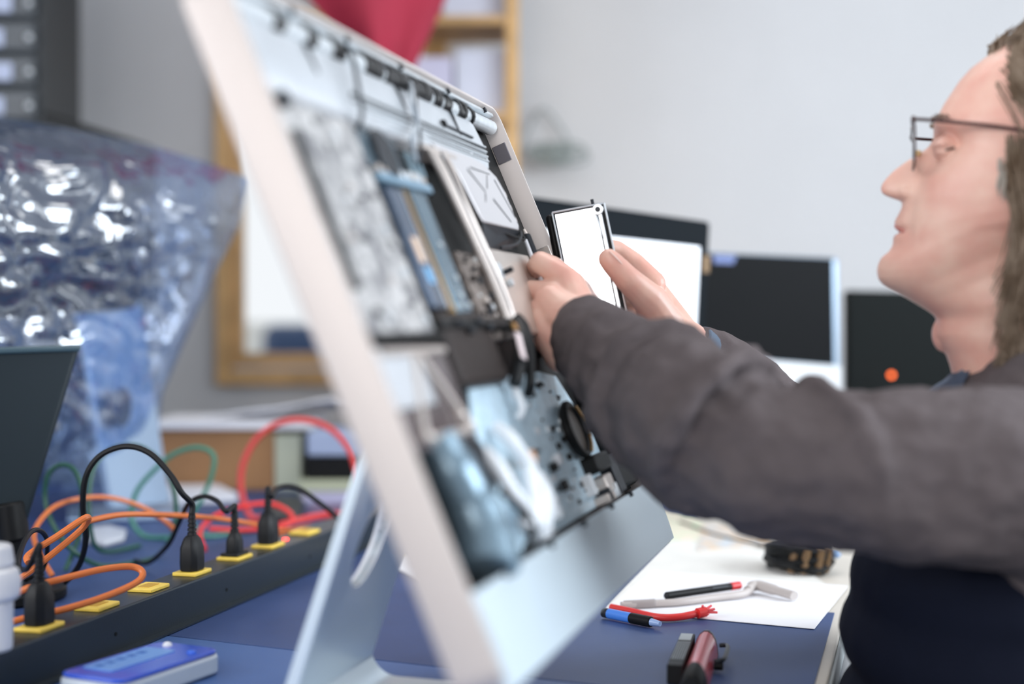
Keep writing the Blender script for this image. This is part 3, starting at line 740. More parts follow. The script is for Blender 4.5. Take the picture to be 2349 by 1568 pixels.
# neckline: soft roll round the neck
NCK = [HP(2192, 893, 0), HP(2215, 880, .035), HP(2270, 862, .062), HP(2360, 835, .078), HP(2470, 810, .07), HP(2560, 800, .03), HP(2575, 800, -.03), HP(2470, 820, -.07), HP(2360, 845, -.078), HP(2270, 868, -.062), HP(2215, 884, -.035)]
for a, b in zip(NCK, NCK[1:] + NCK[:1]):
    sw.cap(a, .0085, b, .0085)
    sw.cap(a + V((.006, 0, -.022)), .018, b + V((.006, 0, -.022)), .018)
    m_ = V((.50, 1.36, 1.0)); sw.cap(a + V((.01, 0, -.03)), .022, a.lerp(m_, .45) + V((0, 0, -.045)), .05)
sw_o = sw.build('sweater', M_knit, person)
remesh(sw_o, .0035, 6, .5)
tx = bpy.data.textures.new('folds', 'CLOUDS'); tx.noise_scale = .075; tx.noise_depth = 3
dm = sw_o.modifiers.new('folds', 'DISPLACE'); dm.texture = tx; dm.strength = .026; dm.mid_level = .5; dm.texture_coords = 'LOCAL'
# cuffs
def cuff(c, d, r, ln, m, name):
    d = d.normalized(); MB().tube([c, c + d*ln*.5, c + d*ln], [r, r*1.02, r*.98], 28).build(name, m, person, bevel=.003)
cuff(A(1388, 806, 1.372), A(1338, 764, 1.41) - A(1388, 806, 1.372), .0425, .034, M_knit, 'cuff')
cuff(A(1622, 815, 1.565), A(1590, 795, 1.558) - A(1622, 815, 1.565), .0272, .020, mat('undersleeve_blue', (92, 106, 124), .9), 'shirt_cuff')
# undershirt collar
col_ = MB(); cg = []
for k in range(15):
    t = k/14; i = t*5
    ang = -1.1 + 2.2*t
    base = HP(2190 + 70*(1-math.cos(ang)), 905 - 10*abs(ang), -.055*math.sin(ang))
    cg.append([base + V((0, 0, -.01)), base + FW*(.010+.008*G(ang, .5)) + V((0, 0, .006)), base + FW*.004 + V((0, 0, .020))])
col_.sheet(cg, .0016); col_.build('shirt_collar', mat('collar_blue_grey', (72, 82, 100), .9, bump=(300, .3)), person)
MB().tube(spline([HP(2112, 925, -.02), HP(2130, 905, 0), HP(2152, 888, .01), HP(2185, 868, .022), HP(2210, 852, .03)], 6), [.003]*8+[.004]*17, 10).build('shirt_neck_fold', mat('collar_edge', (110, 122, 140), .9), person)
# trousers, shoes
tr = MB(); hipc = V((.545, 1.35, .56))
tr.ell(hipc, NH*.15, WD*.19, V((0, 0, .12)), su=28, sv=14)
for s in (-1, 1):
    h = hipc + WD*(.09*s) + V((0, 0, -.02)); k_ = h + FW*.44 + V((0, 0, -.02)) + WD*.04*s; an = k_ + V((-.02, 0, -.42))
    tr.chain([(h, .092), (k_, .065), (an, .050)])
    sh = MB(); sh.ell(an + FW*.06 + V((0, 0, -.055)), FW*.14, WD*.048, V((0, 0, .045))); sh.build('shoe', M_black, person)
for (z, dep, wid) in ((.62, .17, .205), (.72, .165, .215), (.80, .160, .215), (.85, .150, .212)): tr.ell(V((.478, 1.37, z)), NH*dep, WD*wid, V((0, 0, .085)), su=28)
tro = tr.build('shaded_navy_clothes', M_navy, person); remesh(tro, .007, 6)
# dark cloth above also stands for the shaded shirt front below the sweater
# stool under him
st = thing('stool', (.56, 1.35, 0), 'dark round work stool under the seated man', 'stool')
MB().cyl((.56, 1.35, .385), (0, 0, .05), .18, 32).build('seat', M_black, st, bevel=.01)
MB().cyl((.56, 1.35, .04), (0, 0, .35), .025, 16).build('pole', M_dkmetal, st)
for k in range(5):
    a = 2*PI*k/5 + .3; MB().tube([(.56, 1.35, .05), (.56+.24*math.cos(a), 1.35+.24*math.sin(a), .025)], .018, 8).build('leg', M_dkmetal, st)
# hair: a base cap and many strands
def scalp(th, ph, off=0.0):
    """th 0=front..pi=back, ph height angle"""
    c = HP(2440, 262, 0)
    return c + FW*((.100+off)*math.cos(th)*math.cos(ph)) - WD*((.0775+off)*math.sin(th)*math.cos(ph)) + V((0, 0, (.087+off)*math.sin(ph)))
hair = MB(); random.seed(31)
cap_ = []
for i in range(25):
    th = 1.02 + (2*PI-2.04)*i/24 if False else 0
rows = []
for j in range(13):
    ph = 1.52 - j*.21
    row = []
    for i in range(41):
        t = i/40; lim = 0.80 + .25*max(0, (1.0-ph)) if ph > -.2 else 1.15
        if ph > 1.0: lim = .35 + (1.52-ph)*.9
        th = lim + (2*PI-2*lim)*t
        row.append(scalp(th, ph, .004))
    rows.append(row)
hair.sheet(rows, -.004)
def strand(root, dirs, r, seg=4): 
    pts = [root]
    for d in dirs: pts.append(pts[-1] + d)
    pts = spline(pts, 2); n = len(pts)
    hair.tube(pts, [r*(1-.6*i/(n-1)) for i in range(n)], seg)
for k in range(2800):
    s = 1 if k % 4 else -1
    th = random.uniform(.84, 2.9)*s; ph = random.uniform(-.45, 1.35)
    if ph > 1.0: th = random.uniform(.5, 2.9)*s
    elif ph < .2: th = random.uniform(1.12, 2.9)*s
    p = scalp(th, ph, .004); out = (p - HP(2440, 262, 0)).normalized()
    pts = [p]; q = p; step = random.uniform(.014, .02)
    for j in range(random.randint(6, 11)):
        bk = NH*.55 + V((0, 0, -.55 - .09*j)) + V([random.uniform(-.12, .12) for _ in range(3)])
        if ph > .9: bk = NH*1.0 + V((0, 0, .15-.12*j))
        nr = (q - HP(2440, 300, 0)); nr.z *= .3; nr.normalize()
        d = (bk - nr*bk.dot(nr)*.9).normalized(); d = (d + nr*.04).normalized()
        q = q + d*step; pts.append(q)
    n = len(pts); hair.tube(pts, [random.uniform(.0004, .0008)*(1-.5*i/(n-1)) for i in range(n)], 4)
# long side locks down over the neck
for k in range(620):
    px0 = random.uniform(2290, 2400); py0 = random.uniform(330, 470); lat = .078 + random.uniform(-.004, .006)
    x, l_ = px0, lat; pts = []
    xe = random.uniform(2268, 2420); ye = random.uniform(640, 860)
    wv = random.uniform(8, 26); ph_ = random.uniform(0, 6)
    for j in range(10):
        t = j/9; py_ = py0 + (ye-py0)*t
        mid = 2352 + (px0-2345)*.35
        px_ = (1-t)**2*px0 + 2*t*(1-t)*mid + t*t*xe + wv*math.sin(ph_*.3 + t*5)*t*.6
        l2 = lat - .012*math.sin(t*PI*.9) + .004
        pts.append(HP(px_, py_, l2))
    hair.tube(pts, [random.uniform(.0005, .0010)*(1-.5*i/9) for i in range(10)], 4)
# tuft at the hairline
for k in range(190):
    px0 = random.uniform(2262, 2420); py0 = interp([(2262, 132), (2300, 112), (2350, 92), (2430, 70)], px0) + random.uniform(0, 8)
    lat = random.uniform(-.05, .055) * min(1, (px0-2240)/60)
    p = HP(px0, py0, lat) + V((0, 0, -abs(lat)**2*4))
    hair.tube([p, p + V((random.uniform(-.006, .006), 0, .010)), p + V((.012+random.uniform(-.008, .012), 0, random.uniform(.014, .024)))], [.0012, .001, .0004], 4)
# grey sideburn tuft is part of the hair
M_hair = mat('grey_brown_hair', (100, 80, 60), .55, col2=(140, 122, 104), var=(40, .3))
ho = hair.build('hair', M_hair, person)
sb2 = MB()
for k in range(80):
    p = HP(random.uniform(2276, 2320), random.uniform(380, 440), .0755); sb2.tube([p, p + V((random.uniform(-.003, .006), -.001, -.009)), p + V((random.uniform(0, .012), 0, -.02))], [.0009, .0008, .0003], 4)
sb2.build('sideburn', mat('grey_hair', (172, 164, 154), .6), person)
# eyeglasses
gl = thing('eyeglasses', HP(2080, 400, .0), 'thin dark brown eyeglasses worn by the man', 'eyeglasses')
M_frame = mat('dark_tortoise', (58, 32, 34), .25)
M_lens = bpy.data.materials.new('lens_glass'); M_lens.use_nodes = True
_n = M_lens.node_tree; _p = _n.nodes['Principled BSDF']; _p.inputs['Transmission Weight'].default_value = 1; _p.inputs['Roughness'].default_value = 0; _p.inputs['IOR'].default_value = 1.15
def GP(fwpx, py, lat): return HP(fwpx, py, lat)
base_l = HP(2092, 345, 0)
for s in (1, -1):
    c = base_l - WD*(.036*s)
    ring = []
    for k in range(28):
        t = 2*PI*k/28; ce, se = math.cos(t), math.sin(t)
        ring.append(c + WD*(-.026*math.copysign(abs(ce)**.7, ce)) + V((0, 0, .0225*math.copysign(abs(se)**.7, se))) - FW*.0015*abs(ce))
    MB().tube(ring, .0011, 8, True).build('rim', M_frame, gl)
    MB().prism([c + (p-c)*.98 for p in ring], FW*.0012).build('lens', M_lens, gl)
    tp = [c - WD*.027*s + V((0, 0, .0205)), c - WD*.036*s + V((0, 0, .0205)) - FW*.003, HP(2180, 303, .072*s), HP(2300, 318, .078*s), HP(2380, 340, .081*s), HP(2420, 390, .080*s)]
    MB().tube(spline(tp, 5), .0021, 8, flat=.8).build('temple', M_frame, gl)
    MB().tube([c - WD*.028*s + V((0, 0, .023)), c + WD*.024*s + V((0, 0, .0235))], .0022, 8).build('brow_bar', M_frame, gl)
    MB().ell(base_l - WD*.010*s - FW*.005 + V((0, 0, -.004)), .0033).build('nose_pad', mat('pad_amber', (220, 190, 140), .3), gl)
MB().tube([base_l - WD*.011 + V((0, 0, .010)), base_l + FW*.002 + V((0, 0, .013)), base_l + WD*.011 + V((0, 0, .010))], .0014, 8).build('bridge', M_frame, gl)
# ================================================================== POWER STRIP, PLUGS
SD = V((.268, 1, 0)).normalized(); SN = V((SD.y, -SD.x, 0))
def ST(Y, off=0, z=0): return V((-.393 + .268*(Y-1.597), Y, TZ+.0005+z)) + SN*off
Y0, Y1 = .98, 2.42
ln_ = (Y1-Y0)/SD.y
s_base = ST((Y0+Y1)/2, -.024)
strip = thing('power_strip', s_base, 'long black metal power strip with a row of yellow sockets, lying on the bench', 'power strip')
M_strip = mat('strip_anodised', (38, 48, 56), .36, .3, bump=(400, .05))
prof = [(0, 0), (.0, .0445), (-.0015, .046), (-.0485, .046), (-.05, .0445), (-.05, 0)]
MB().prism([ST(Y0, x, z) for x, z in prof], SD*ln_).build('housing', M_strip, strip, bevel=.0008)
MB().prism([ST(Y0, x, z) for x, z in ((0, 0), (.011, 0), (.011, .0022), (0, .0022))], SD*ln_).build('flange', M_strip, strip)
for yv in (1.50, 1.75, 2.0, 1.30):
    MB().cyl(ST(yv, -.0005, .02), SN*.0012, .0022, 10).build('screw', M_black, strip)
def sock_pts(px, py): return T(px, py, .046)
socks = [(75, 1441), (192, 1393), (320, 1351), (435, 1316), (533, 1281), (622, 1254), (706, 1224)]
first = None
for i, (px, py) in enumerate(socks):
    p = T(px, py, .046); t = (p - ST(Y0)).dot(SD); c = ST(Y0) + SD*t + SN*-.024 + V((0, 0, .046))
    o = MB().box(c - SD*.021 - SN*.0155, SD*.042, SN*.031, V((0, 0, .0045))).build('socket', M_yellow, strip, bevel=.0012)
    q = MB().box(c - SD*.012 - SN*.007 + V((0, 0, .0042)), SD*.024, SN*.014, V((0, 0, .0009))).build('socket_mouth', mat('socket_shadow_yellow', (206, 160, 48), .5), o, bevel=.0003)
MB().cyl(T(655, 1238, .046), (0, 0, .002), .004, 16).build('indicator_light', mat('red_led', (255, 60, 50), .3, emit=((255, 70, 60), 6)), strip)
def plug_at(i, label, small=False, lean=0):
    px, py = socks[i]; p = T(px, py, .046); t = (p - ST(Y0)).dot(SD); c = ST(Y0) + SD*t + SN*-.024 + V((0, 0, .0508))
    th_ = thing('plug', c, label, 'plug', 'black plugs in the power strip')
    w, d, h = (.0155, .0115, .038) if not small else (.011, .009, .026)
    def oct_(s, z, k=.55): return [c + SD*(x*w*s) + SN*(y*d*s) + V((0, 0, z)) for x, y in ((1, k), (k, 1), (-k, 1), (-1, k), (-1, -k), (-k, -1), (k, -1), (1, -k))]
    mbx = MB().loft([oct_(1.0, 0), oct_(1.04, h*.25), oct_(1.0, h*.72), oct_(.72, h), oct_(.50, h+.004)])
    if small: mbx.box(c - SD*.017 - SN*.012, SD*.034, SN*.024, V((0, 0, .004)))
    mbx.build('body', M_rubber, th_, bevel=.001)
    rel = MB()
    for k in range(5): rel.cyl(c + V((0, 0, h+.004+k*.0052)), V((0, 0, .0034)), .0058 - .0003*k, 14, .0054-.0003*k)
    rel.cyl(c + V((0, 0, h)), V((0, 0, .031)), .0040, 12); rel.build('strain_relief', M_rubber, th_)
    return c + V((0, 0, h+.030))
pt1 = plug_at(3, 'black plug with the large black cable loop rising from it')
pt2 = plug_at(4, 'smallest black plug, in the socket behind the large loop cable plug', True)
pt3 = plug_at(5, 'black plug farthest along the strip, beside the red indicator light')
pt0 = plug_at(0, 'black plug nearest the viewer, at the left end of the strip by the white adapter')
R = .0036
def cable(name, pts, r, m, label, group='loose cables heaped beside the power strip', seg=10):
    P = []
    for p in pts:
        if isinstance(p, Vector): P.append(p)
        else:
            q = A(*p)
            if q.z < TZ + r + .0005: q.z = TZ + r + .0005
            P.append(q)
    return tag(MB().tube(spline(P, 8), r, seg).build(name, m), label, 'cable', group)
M_green = mat('green_cable', (34, 84, 68), .4); M_orange = mat('orange_cable', (218, 118, 58), .42); M_red = mat('red_cable', (222, 52, 50), .42)
cable('cable', [pt1, pt1 + V((0, 0, .012)), (417, 1130, 1.70), (392, 1090, 1.70), (345, 1040, 1.70), (290, 1023, 1.70), (232, 1043, 1.70), (198, 1090, 1.70), (190, 1160, 1.71), (197, 1235, 1.73), (182, 1295, 1.76), (150, 1335, 1.80)], R, M_rubber, 'thick black cable arching high from its plug down to the left')
cable('cable', [pt2, pt2 + V((0, 0, .008)), (518, 1172, 1.80), (498, 1148, 1.83), (465, 1138, 1.85), (432, 1155, 1.87), (410, 1200, 1.90), (385, 1250, 1.93), (340, 1290, 2.0), (310, 1285, 2.05)], R*.9, M_rubber, 'short black cable hooping over from the smallest plug')
cable('cable', [pt3, pt3 + V((0, 0, .006)), (622, 1138, 1.90), (640, 1118, 1.95), (680, 1118, 1.99), (730, 1150, 2.06), (790, 1195, 2.15), (850, 1210, 2.3)], R*1.05, M_rubber, 'black cable from the farthest plug running right behind the aluminium stand')
cable('cable', [pt0, pt0 + V((0, 0, .01)), (62, 1305, 1.42), (40, 1290, 1.48), (62, 1230, 1.55), (88, 1215, 1.62), (108, 1240, 1.70), (100, 1300, 1.76), (60, 1330, 1.8)], R*.8, M_rubber, 'thin black cable curling up at the left end of the strip')
cable('cable', [(150, 1310, 1.98), (180, 1230, 2.0), (189, 1140, 2.0), (172, 1080, 2.0), (140, 1066, 2.0), (110, 1090, 2.0), (104, 1150, 2.0), (128, 1215, 1.98), (170, 1265, 1.98), (230, 1300, 2.02), (300, 1310, 2.04), (360, 1280, 2.1), (398, 1220, 2.12), (402, 1140, 2.12), (378, 1070, 2.12), (330, 1028, 2.12), (285, 1022, 2.12), (240, 1040, 2.1), (210, 1090, 2.08), (205, 1190, 2.06), (230, 1262, 2.1), (320, 1275, 2.2)], R, M_green, 'dark green cable in two standing loops behind the large black loop')
cable('cable', [(385, 1265, 2.28), (330, 1245, 2.3), (302, 1190, 2.3), (312, 1130, 2.3), (352, 1080, 2.3), (400, 1040, 2.3), (455, 1026, 2.3), (490, 1045, 2.3), (484, 1095, 2.3), (462, 1145, 2.3), (440, 1190, 2.3), (470, 1240, 2.3), (560, 1225, 2.35), (620, 1215, 2.4)], R*1.1, mat('pale_green_cable', (60, 128, 108), .4), 'paler green cable looping before the cardboard box')
cable('cable', [(120, 1320, 1.86), (86, 1260, 1.88), (80, 1215, 1.92), (120, 1165, 1.98), (180, 1144, 2.02), (250, 1141, 2.05), (320, 1160, 2.08), (375, 1192, 2.10), (400, 1215, 2.12)], R, M_orange, 'orange cable arching low behind the green loops')
cable('cable', [(66, 1290, 1.55), (66, 1272, 1.56), (130, 1230, 1.58), (198, 1186, 1.60), (190, 1210, 1.62), (130, 1262, 1.60), (66, 1312, 1.58), (40, 1330, 1.6)], R*1.05, M_orange, 'orange cable folded back sharply in a hairpin in front of the black loop')
cable('cable', [(196, 1196, 1.72), (280, 1180, 1.78), (400, 1181, 1.86), (500, 1189, 1.96), (590, 1203, 2.06), (650, 1216, 2.14), (720, 1207, 2.2), (790, 1195, 2.3), (900, 1190, 2.5)], R, M_orange, 'long orange cable running from the black loop to the aluminium stand')
cable('cable', [(640, 1228, 2.12), (720, 1212, 2.25), (800, 1218, 2.28), (880, 1214, 2.36)], R, M_orange, 'short orange cable seen through the hole in the aluminium stand')
cable('cable', [(30, 1365, 1.46), (70, 1346, 1.46), (150, 1325, 1.47), (235, 1305, 1.49), (300, 1299, 1.51), (327, 1312, 1.51), (312, 1336, 1.50), (240, 1368, 1.48), (150, 1396, 1.46), (85, 1410, 1.45), (30, 1425, 1.44)], R*1.0, M_orange, 'orange cable in a flat U lying over the nearest yellow sockets')
cable('cable', [(600, 1210, 2.5), (575, 1185, 2.5), (554, 1130, 2.5), (556, 1070, 2.5), (585, 1010, 2.5), (635, 972, 2.5), (695, 963, 2.5), (755, 982, 2.5), (798, 1026, 2.5), (818, 1080, 2.5), (840, 1160, 2.5)], R*1.5, mat('pale_red_cable', (232, 76, 72), .45), 'thick red cable standing in a tall arch in front of the box')
cable('cable', [(470, 1260, 2.15), (458, 1222, 2.2), (490, 1185, 2.22), (560, 1160, 2.24), (625, 1156, 2.26), (668, 1180, 2.26), (655, 1205, 2.24), (560, 1215, 2.22), (480, 1212, 2.2)], R*1.1, M_red, 'red cable coiled low behind the small black plug')
cable('cable', [(640, 1206, 2.3), (700, 1190, 2.34), (770, 1180, 2.4), (840, 1186, 2.5), (900, 1180, 2.6)], R*1.7, M_red, 'bundle-thick red cable running straight to the right behind the stand')
# white adapter at the left edge
wa = thing('adapter', ST(1.305, -.010, .0462), 'white ribbed plug adapter at the left edge on the power strip', 'adapter')
c = ST(1.305, -.010, .0472)
MB().cyl(c, (0, 0, .046), .0195, 24, .0205).build('body', M_white, wa, bevel=.003)
MB().tube([c + V((0, 0, z)) for z in (.046, .050, .066, .074, .078)], [.022, .0265, .0275, .025, .019], 24).build('collar', M_white, wa, bevel=.002)
MB().cyl(c + V((0, 0, .078)), (0, 0, .020), .022, 24, .019).build('cap', M_white, wa, bevel=.003)
MB().tube(spline([c + V((0, 0, .096)), c + V((-.002, 0, .118)), c + V((-.012, 0, .14)), c + V((-.05, .02, .15))], 6), .006, 12).build('lead', M_white, wa)
# blue handheld device lower left
pq = [T(125, 1550), T(330, 1483), T(497, 1512), T(480, 1562)]
bl0 = T(122, 1560); br0 = T(345, 1480)
e1_ = (T(352, 1520) - T(130, 1592)); e2_ = V((e1_.y, -e1_.x, 0)).normalized()*.080
o0 = T(124, 1602)
o0 = V((o0.x, o0.y, TZ))
e1_ = e1_.normalized()*.150; e1_.z = 0
dv = thing('handheld_meter', o0 + (e1_+e2_)/2, 'blue-topped white handheld device lying on the bench in the lower left corner', 'handheld device')
def rr(o, ex, ey, r, n=5):
    lx, ly = ex.length, ey.length; ux, uy = ex/lx, ey/ly; out = []
    for (cx_, cy_, st) in ((lx-r, ly-r, 0), (r, ly-r, PI/2), (r, r, PI), (lx-r, r, 3*PI/2)):
        for k in range(n+1):
            t = st+PI/2*k/n; out.append(o + ux*(cx_+r*math.cos(t)) + uy*(cy_+r*math.sin(t)))
    return out
MB().prism(rr(o0 + V((0, 0, .0005)), e1_, e2_, .014), (0, 0, .0195)).build('case', mat('grey_white_plastic', (196, 206, 216), .35), dv, bevel=.003)
MB().prism(rr(o0 + V((0, 0, .0205)) + e1_*.015 + e2_*.02, e1_*.97, e2_*.96, .012), (0, 0, .004)).build('blue_cover', mat('royal_blue', (36, 84, 206), .22, coat=.4), dv, bevel=.0015)
MB().prism(rr(o0 + V((0, 0, .0245)) + e1_*.17 + e2_*.12, e1_*.62, e2_*.46, .004), (0, 0, .0008)).build('display', mat('pale_blue_panel', (110, 160, 226), .3), dv)
tx_m = mat('panel_ink', (60, 110, 190), .4)
for k in range(5):
    MB().box(o0 + V((0, 0, .0254)) + e1_*(.22+.1*k) + e2_*.22, e1_*.05, e2_*.10, V((0, 0, .0003))).build('marking', tx_m, dv)
MB().ell(o0 + V((0, 0, .0250)) + e1_*.88 + e2_*.30, V((.005, 0, 0)), V((0, .004, 0)), V((0, 0, .004))).build('button', M_white, dv)
MB().ell(o0 + V((0, 0, .0250)) + e1_*.80 + e2_*.80, V((.005, 0, 0)), V((0, .004, 0)), V((0, 0, .0022))).build('button', mat('blue_button', (60, 110, 220), .2), dv)
# black monitor seen from behind at the left edge
bmn = thing('computer_monitor', (-.72, 1.80, TZ), 'black monitor seen from behind, cut by the left edge above the cables', 'monitor')
q = [A(-260, 812, 1.72), A(184, 794, 1.86), A(60, 1205, 1.80), A(-260, 1240, 1.70)]
MB().prism(q, V((-.012, .03, 0))).build('display_back', mat('charcoal_plastic', (30, 40, 46), .5, spec=.2, bump=(600, .08, .0005)), bmn, bevel=.006, bseg=3)
q2 = [A(-260, 805, 1.715), A(187, 790, 1.855), A(184, 806, 1.855), A(-260, 822, 1.715)]
MB().prism(q2, V((-.012, .036, 0))).build('top_bezel', mat('bezel_slate', (62, 84, 94), .35), bmn, bevel=.003)
MB().tube([A(22, 1150, 1.80), A(30, 1215, 1.80), A(34, 1240, 1.80)], .026, 16, flat=.7).build('hinge', M_black, bmn, bevel=.004)
nk = A(30, 1235, 1.80); MB().tube([nk, V((nk.x-.01, nk.y, TZ+.012))], .022, 16, flat=.6).build('neck', M_black, bmn)
MB().cyl(V((nk.x-.01, nk.y, TZ+.0002)), (0, 0, .014), .075, 32).build('base', M_black, bmn, bevel=.003)

# ================================================================== BAGGED COMPUTER (left)
D2 = V((.30, .954, 0)).normalized(); N2 = V((D2.y, -D2.x, 0))      # back of it faces right
c2 = V((-.73, 2.50, TZ))
pc2 = thing('desktop_computer', c2, 'all-in-one computer wrapped in a clear plastic bag, seen from behind on its aluminium stand', 'computer')
tl2 = math.radians(10); U2 = V((0, 0, 1))*math.cos(tl2) - N2*-math.sin(tl2)
def Q(a, z, d=0): return V((c2.x, c2.y, 0)) + D2*a + V((0, 0, z)) + N2*d
g0 = [Q(-.40, 1.10, .02), Q(.13, 1.125, .02), Q(.13, 1.43, -.05), Q(-.40, 1.43, -.05)]
MB().prism(g0, -N2*.035).build('display', mat('dark_display', (16, 22, 30), .3, spec=.2), pc2, bevel=.01)
MB().prism([Q(-.30, 1.16, .022), Q(.06, 1.17, .022), Q(.06, 1.39, -.03), Q(-.30, 1.39, -.03)], N2*.018).build('back_cover', mat('dark_slate_cover', (24, 36, 50), .3, spec=.2), pc2, bevel=.012)
legp = [Q(-.125, 1.14, .0), Q(.075, 1.14, .0), Q(.105, TZ+.003, .13), Q(-.105, TZ+.003, .13)]
lg2 = MB().prism([A(178, 690, 2.46), A(322, 690, 2.60), A(392, 1152, 2.62), A(258, 1165, 2.46)], V((-.012, .004, 0))).build('stand', mat('pale_blue_aluminium', (176, 198, 222), .35, .4), pc2, bevel=.002)
hp = A(279, 932, 2.50)
MB().prism([hp + V((.0, 0, 0)) + D2*.030*math.cos(t) + V((0, 0, 1))*.034*math.sin(t) for t in [2*PI*k/24 for k in range(24)]], V((.006, -.018, 0))).build('cable_hole', mat('hole_slate', (70, 86, 112), .5), pc2)
sb3 = T(330, 1160); MB().cbox((sb3.x+.0, 2.58, TZ+.005), .20, .18, .008, .3).build('foot', mat('pale_blue_aluminium', (176, 198, 222), .35, .4), pc2, bevel=.003)
# plastic bag
bag_m = bpy.data.materials.new('clear_plastic_film'); bag_m.use_nodes = True
nt = bag_m.node_tree; N = nt.nodes; Lk = nt.links; N.remove(N['Principled BSDF'])
out = N['Material Output']; tr_ = N.new('ShaderNodeBsdfTransparent'); tr_.inputs[0].default_value = (.66, .77, .95, 1)
gs = N.new('ShaderNodeBsdfGlossy'); gs.inputs[0].default_value = (.95, .98, 1, 1); gs.inputs['Roughness'].default_value = .06
df = N.new('ShaderNodeBsdfDiffuse'); df.inputs[0].default_value = rgb(150, 172, 214)
m1_ = N.new('ShaderNodeMixShader'); m1_.inputs[0].default_value = .25; Lk.new(tr_.outputs[0], m1_.inputs[1]); Lk.new(gs.outputs[0], m1_.inputs[2])
m2_ = N.new('ShaderNodeMixShader'); m2_.inputs[0].default_value = .06; Lk.new(m1_.outputs[0], m2_.inputs[1]); Lk.new(df.outputs[0], m2_.inputs[2])
tcn = N.new('ShaderNodeTexCoord'); nz = N.new('ShaderNodeTexNoise'); nz.inputs['Scale'].default_value = 6; nz.inputs['Detail'].default_value = 3; nz.inputs['Distortion'].default_value = 1.0
Lk.new(tcn.outputs['Object'], nz.inputs['Vector'])
bpn = N.new('ShaderNodeBump'); bpn.inputs['Strength'].default_value = .8; bpn.inputs['Distance'].default_value = .035
Lk.new(nz.outputs['Fac'], bpn.inputs['Height']); Lk.new(bpn.outputs[0], gs.inputs['Normal'])
Lk.new(m2_.outputs[0], out.inputs[0])
topc = [(-220, 235), (0, 268), (160, 295), (340, 332), (460, 368), (572, 408)]
botc = [(-220, 1120), (0, 1120), (150, 1125), (300, 1125), (345, 1000), (352, 940)]
midc = [(-220, 700), (0, 700), (160, 700), (330, 700), (440, 690), (470, 672)]
def bagpt(u, v, side):
    x = -220 + (572+220)*u
    ty = interp(topc, x)
    # right boundary
    rb = interp([(408, 572), (520, 548), (620, 497), (750, 438), (900, 372), (1130, 350)], 408 + (1125-408)*v)
    ptop = (x, ty); 
    X = -220 + (rb+220)*u if v > 0 else x
    Yp = interp(topc, -220 + 792*u)*(1-v) + 1130*v
    Zc_ = 2.22 + .45*u
    th = .27*(math.sin(PI*min(1, u*1.0)*.5 + PI*.5)**.5 if u < 1 else 0)*(1-.1*v) * min(1, (1-abs(2*v-1)**6))
    Z = Zc_ + (-th if side else th)
    p = A(X, Yp, Z)
    nvec = V((X*.008, Yp*.008, 3.1 if side else 9.0))
    d = noise.noise(nvec) * .018 + abs(noise.noise(nvec*2.0)) * .020 + noise.noise(nvec*4.3)*.003
    e = min(1, (1-u)*5, (v+.02)*8, (1-v)*8 + .2)
    p += N2*(d*e*(1 if side else -1)*1.3)
    if p.z < TZ + .004: p.z = TZ + .004
    return p
mb = MB(); NU, NV = 64, 84
for side in (1, 0):
    vs = [[mb.bm.verts.new(bagpt(i/NU, j/NV, side)) for i in range(NU+1)] for j in range(NV+1)]
    for j in range(NV):
        for i in range(NU): mb.bm.faces.new((vs[j][i], vs[j][i+1], vs[j+1][i+1], vs[j+1][i]))
bmesh.ops.remove_doubles(mb.bm, verts=mb.bm.verts, dist=.0004)
bag = tag(mb.build('plastic_bag', bag_m, ang=180), 'crumpled clear plastic bag pulled over the computer at the left', 'plastic bag')

# ================================================================== BACKGROUND LEFT
# black bar of a monitor behind the bag
bk = thing('computer_monitor', (-1.05, 3.15, TZ), 'black monitor whose top edge shows just above the plastic bag', 'monitor')
q = [A(98, 252, 3.05), A(350, 335, 3.25), A(350, 700, 3.25), A(98, 700, 3.05)]
MB().prism(q, V((0, .04, 0))).build('display', M_black, bk, bevel=.006)
MB().cbox((-.98, 3.18, (1.2+TZ)/2), .06, .03, 1.2-TZ).build('neck', M_black, bk); MB().cbox((-.98, 3.18, TZ+.006), .26, .18, .011).build('base', M_black, bk, bevel=.003)
# dark parts cabinet upper left
cbx = thing('drawer_cabinet', (-1.42, 3.55, 0), 'tall dark cabinet of small drawers with pale labels at the left edge', 'cabinet')
x1_ = A(92, 100, 3.4).x; MB().box((x1_-.50, 3.42, .0), (.50, 0, 0), (0, .30, 0), (0, 0, 2.1)).build('carcass', mat('cabinet_dark', (46, 50, 54), .6), cbx, bevel=.004)
zz = A(40, 262, 3.4).z
M_drw = mat('drawer_grey', (74, 80, 86), .4); M_lbl = mat('drawer_label', (180, 190, 216), .5)
for k in range(9):
    z = zz - .012 + (k-3)*.081
    d = MB().box((x1_-.30, 3.395, z), (.285, 0, 0), (0, .026, 0), (0, 0, .070)).build('drawer', M_drw, cbx, bevel=.006)
    MB().box((x1_-.135 - .02*(k % 2), 3.389, z+.010), (.07, 0, 0), (0, .006, 0), (0, 0, .042)).build('label', M_lbl, d, bevel=.003)
    MB().ell((x1_-.022, 3.385, z+.030), .008).build('knob', M_steel, d)
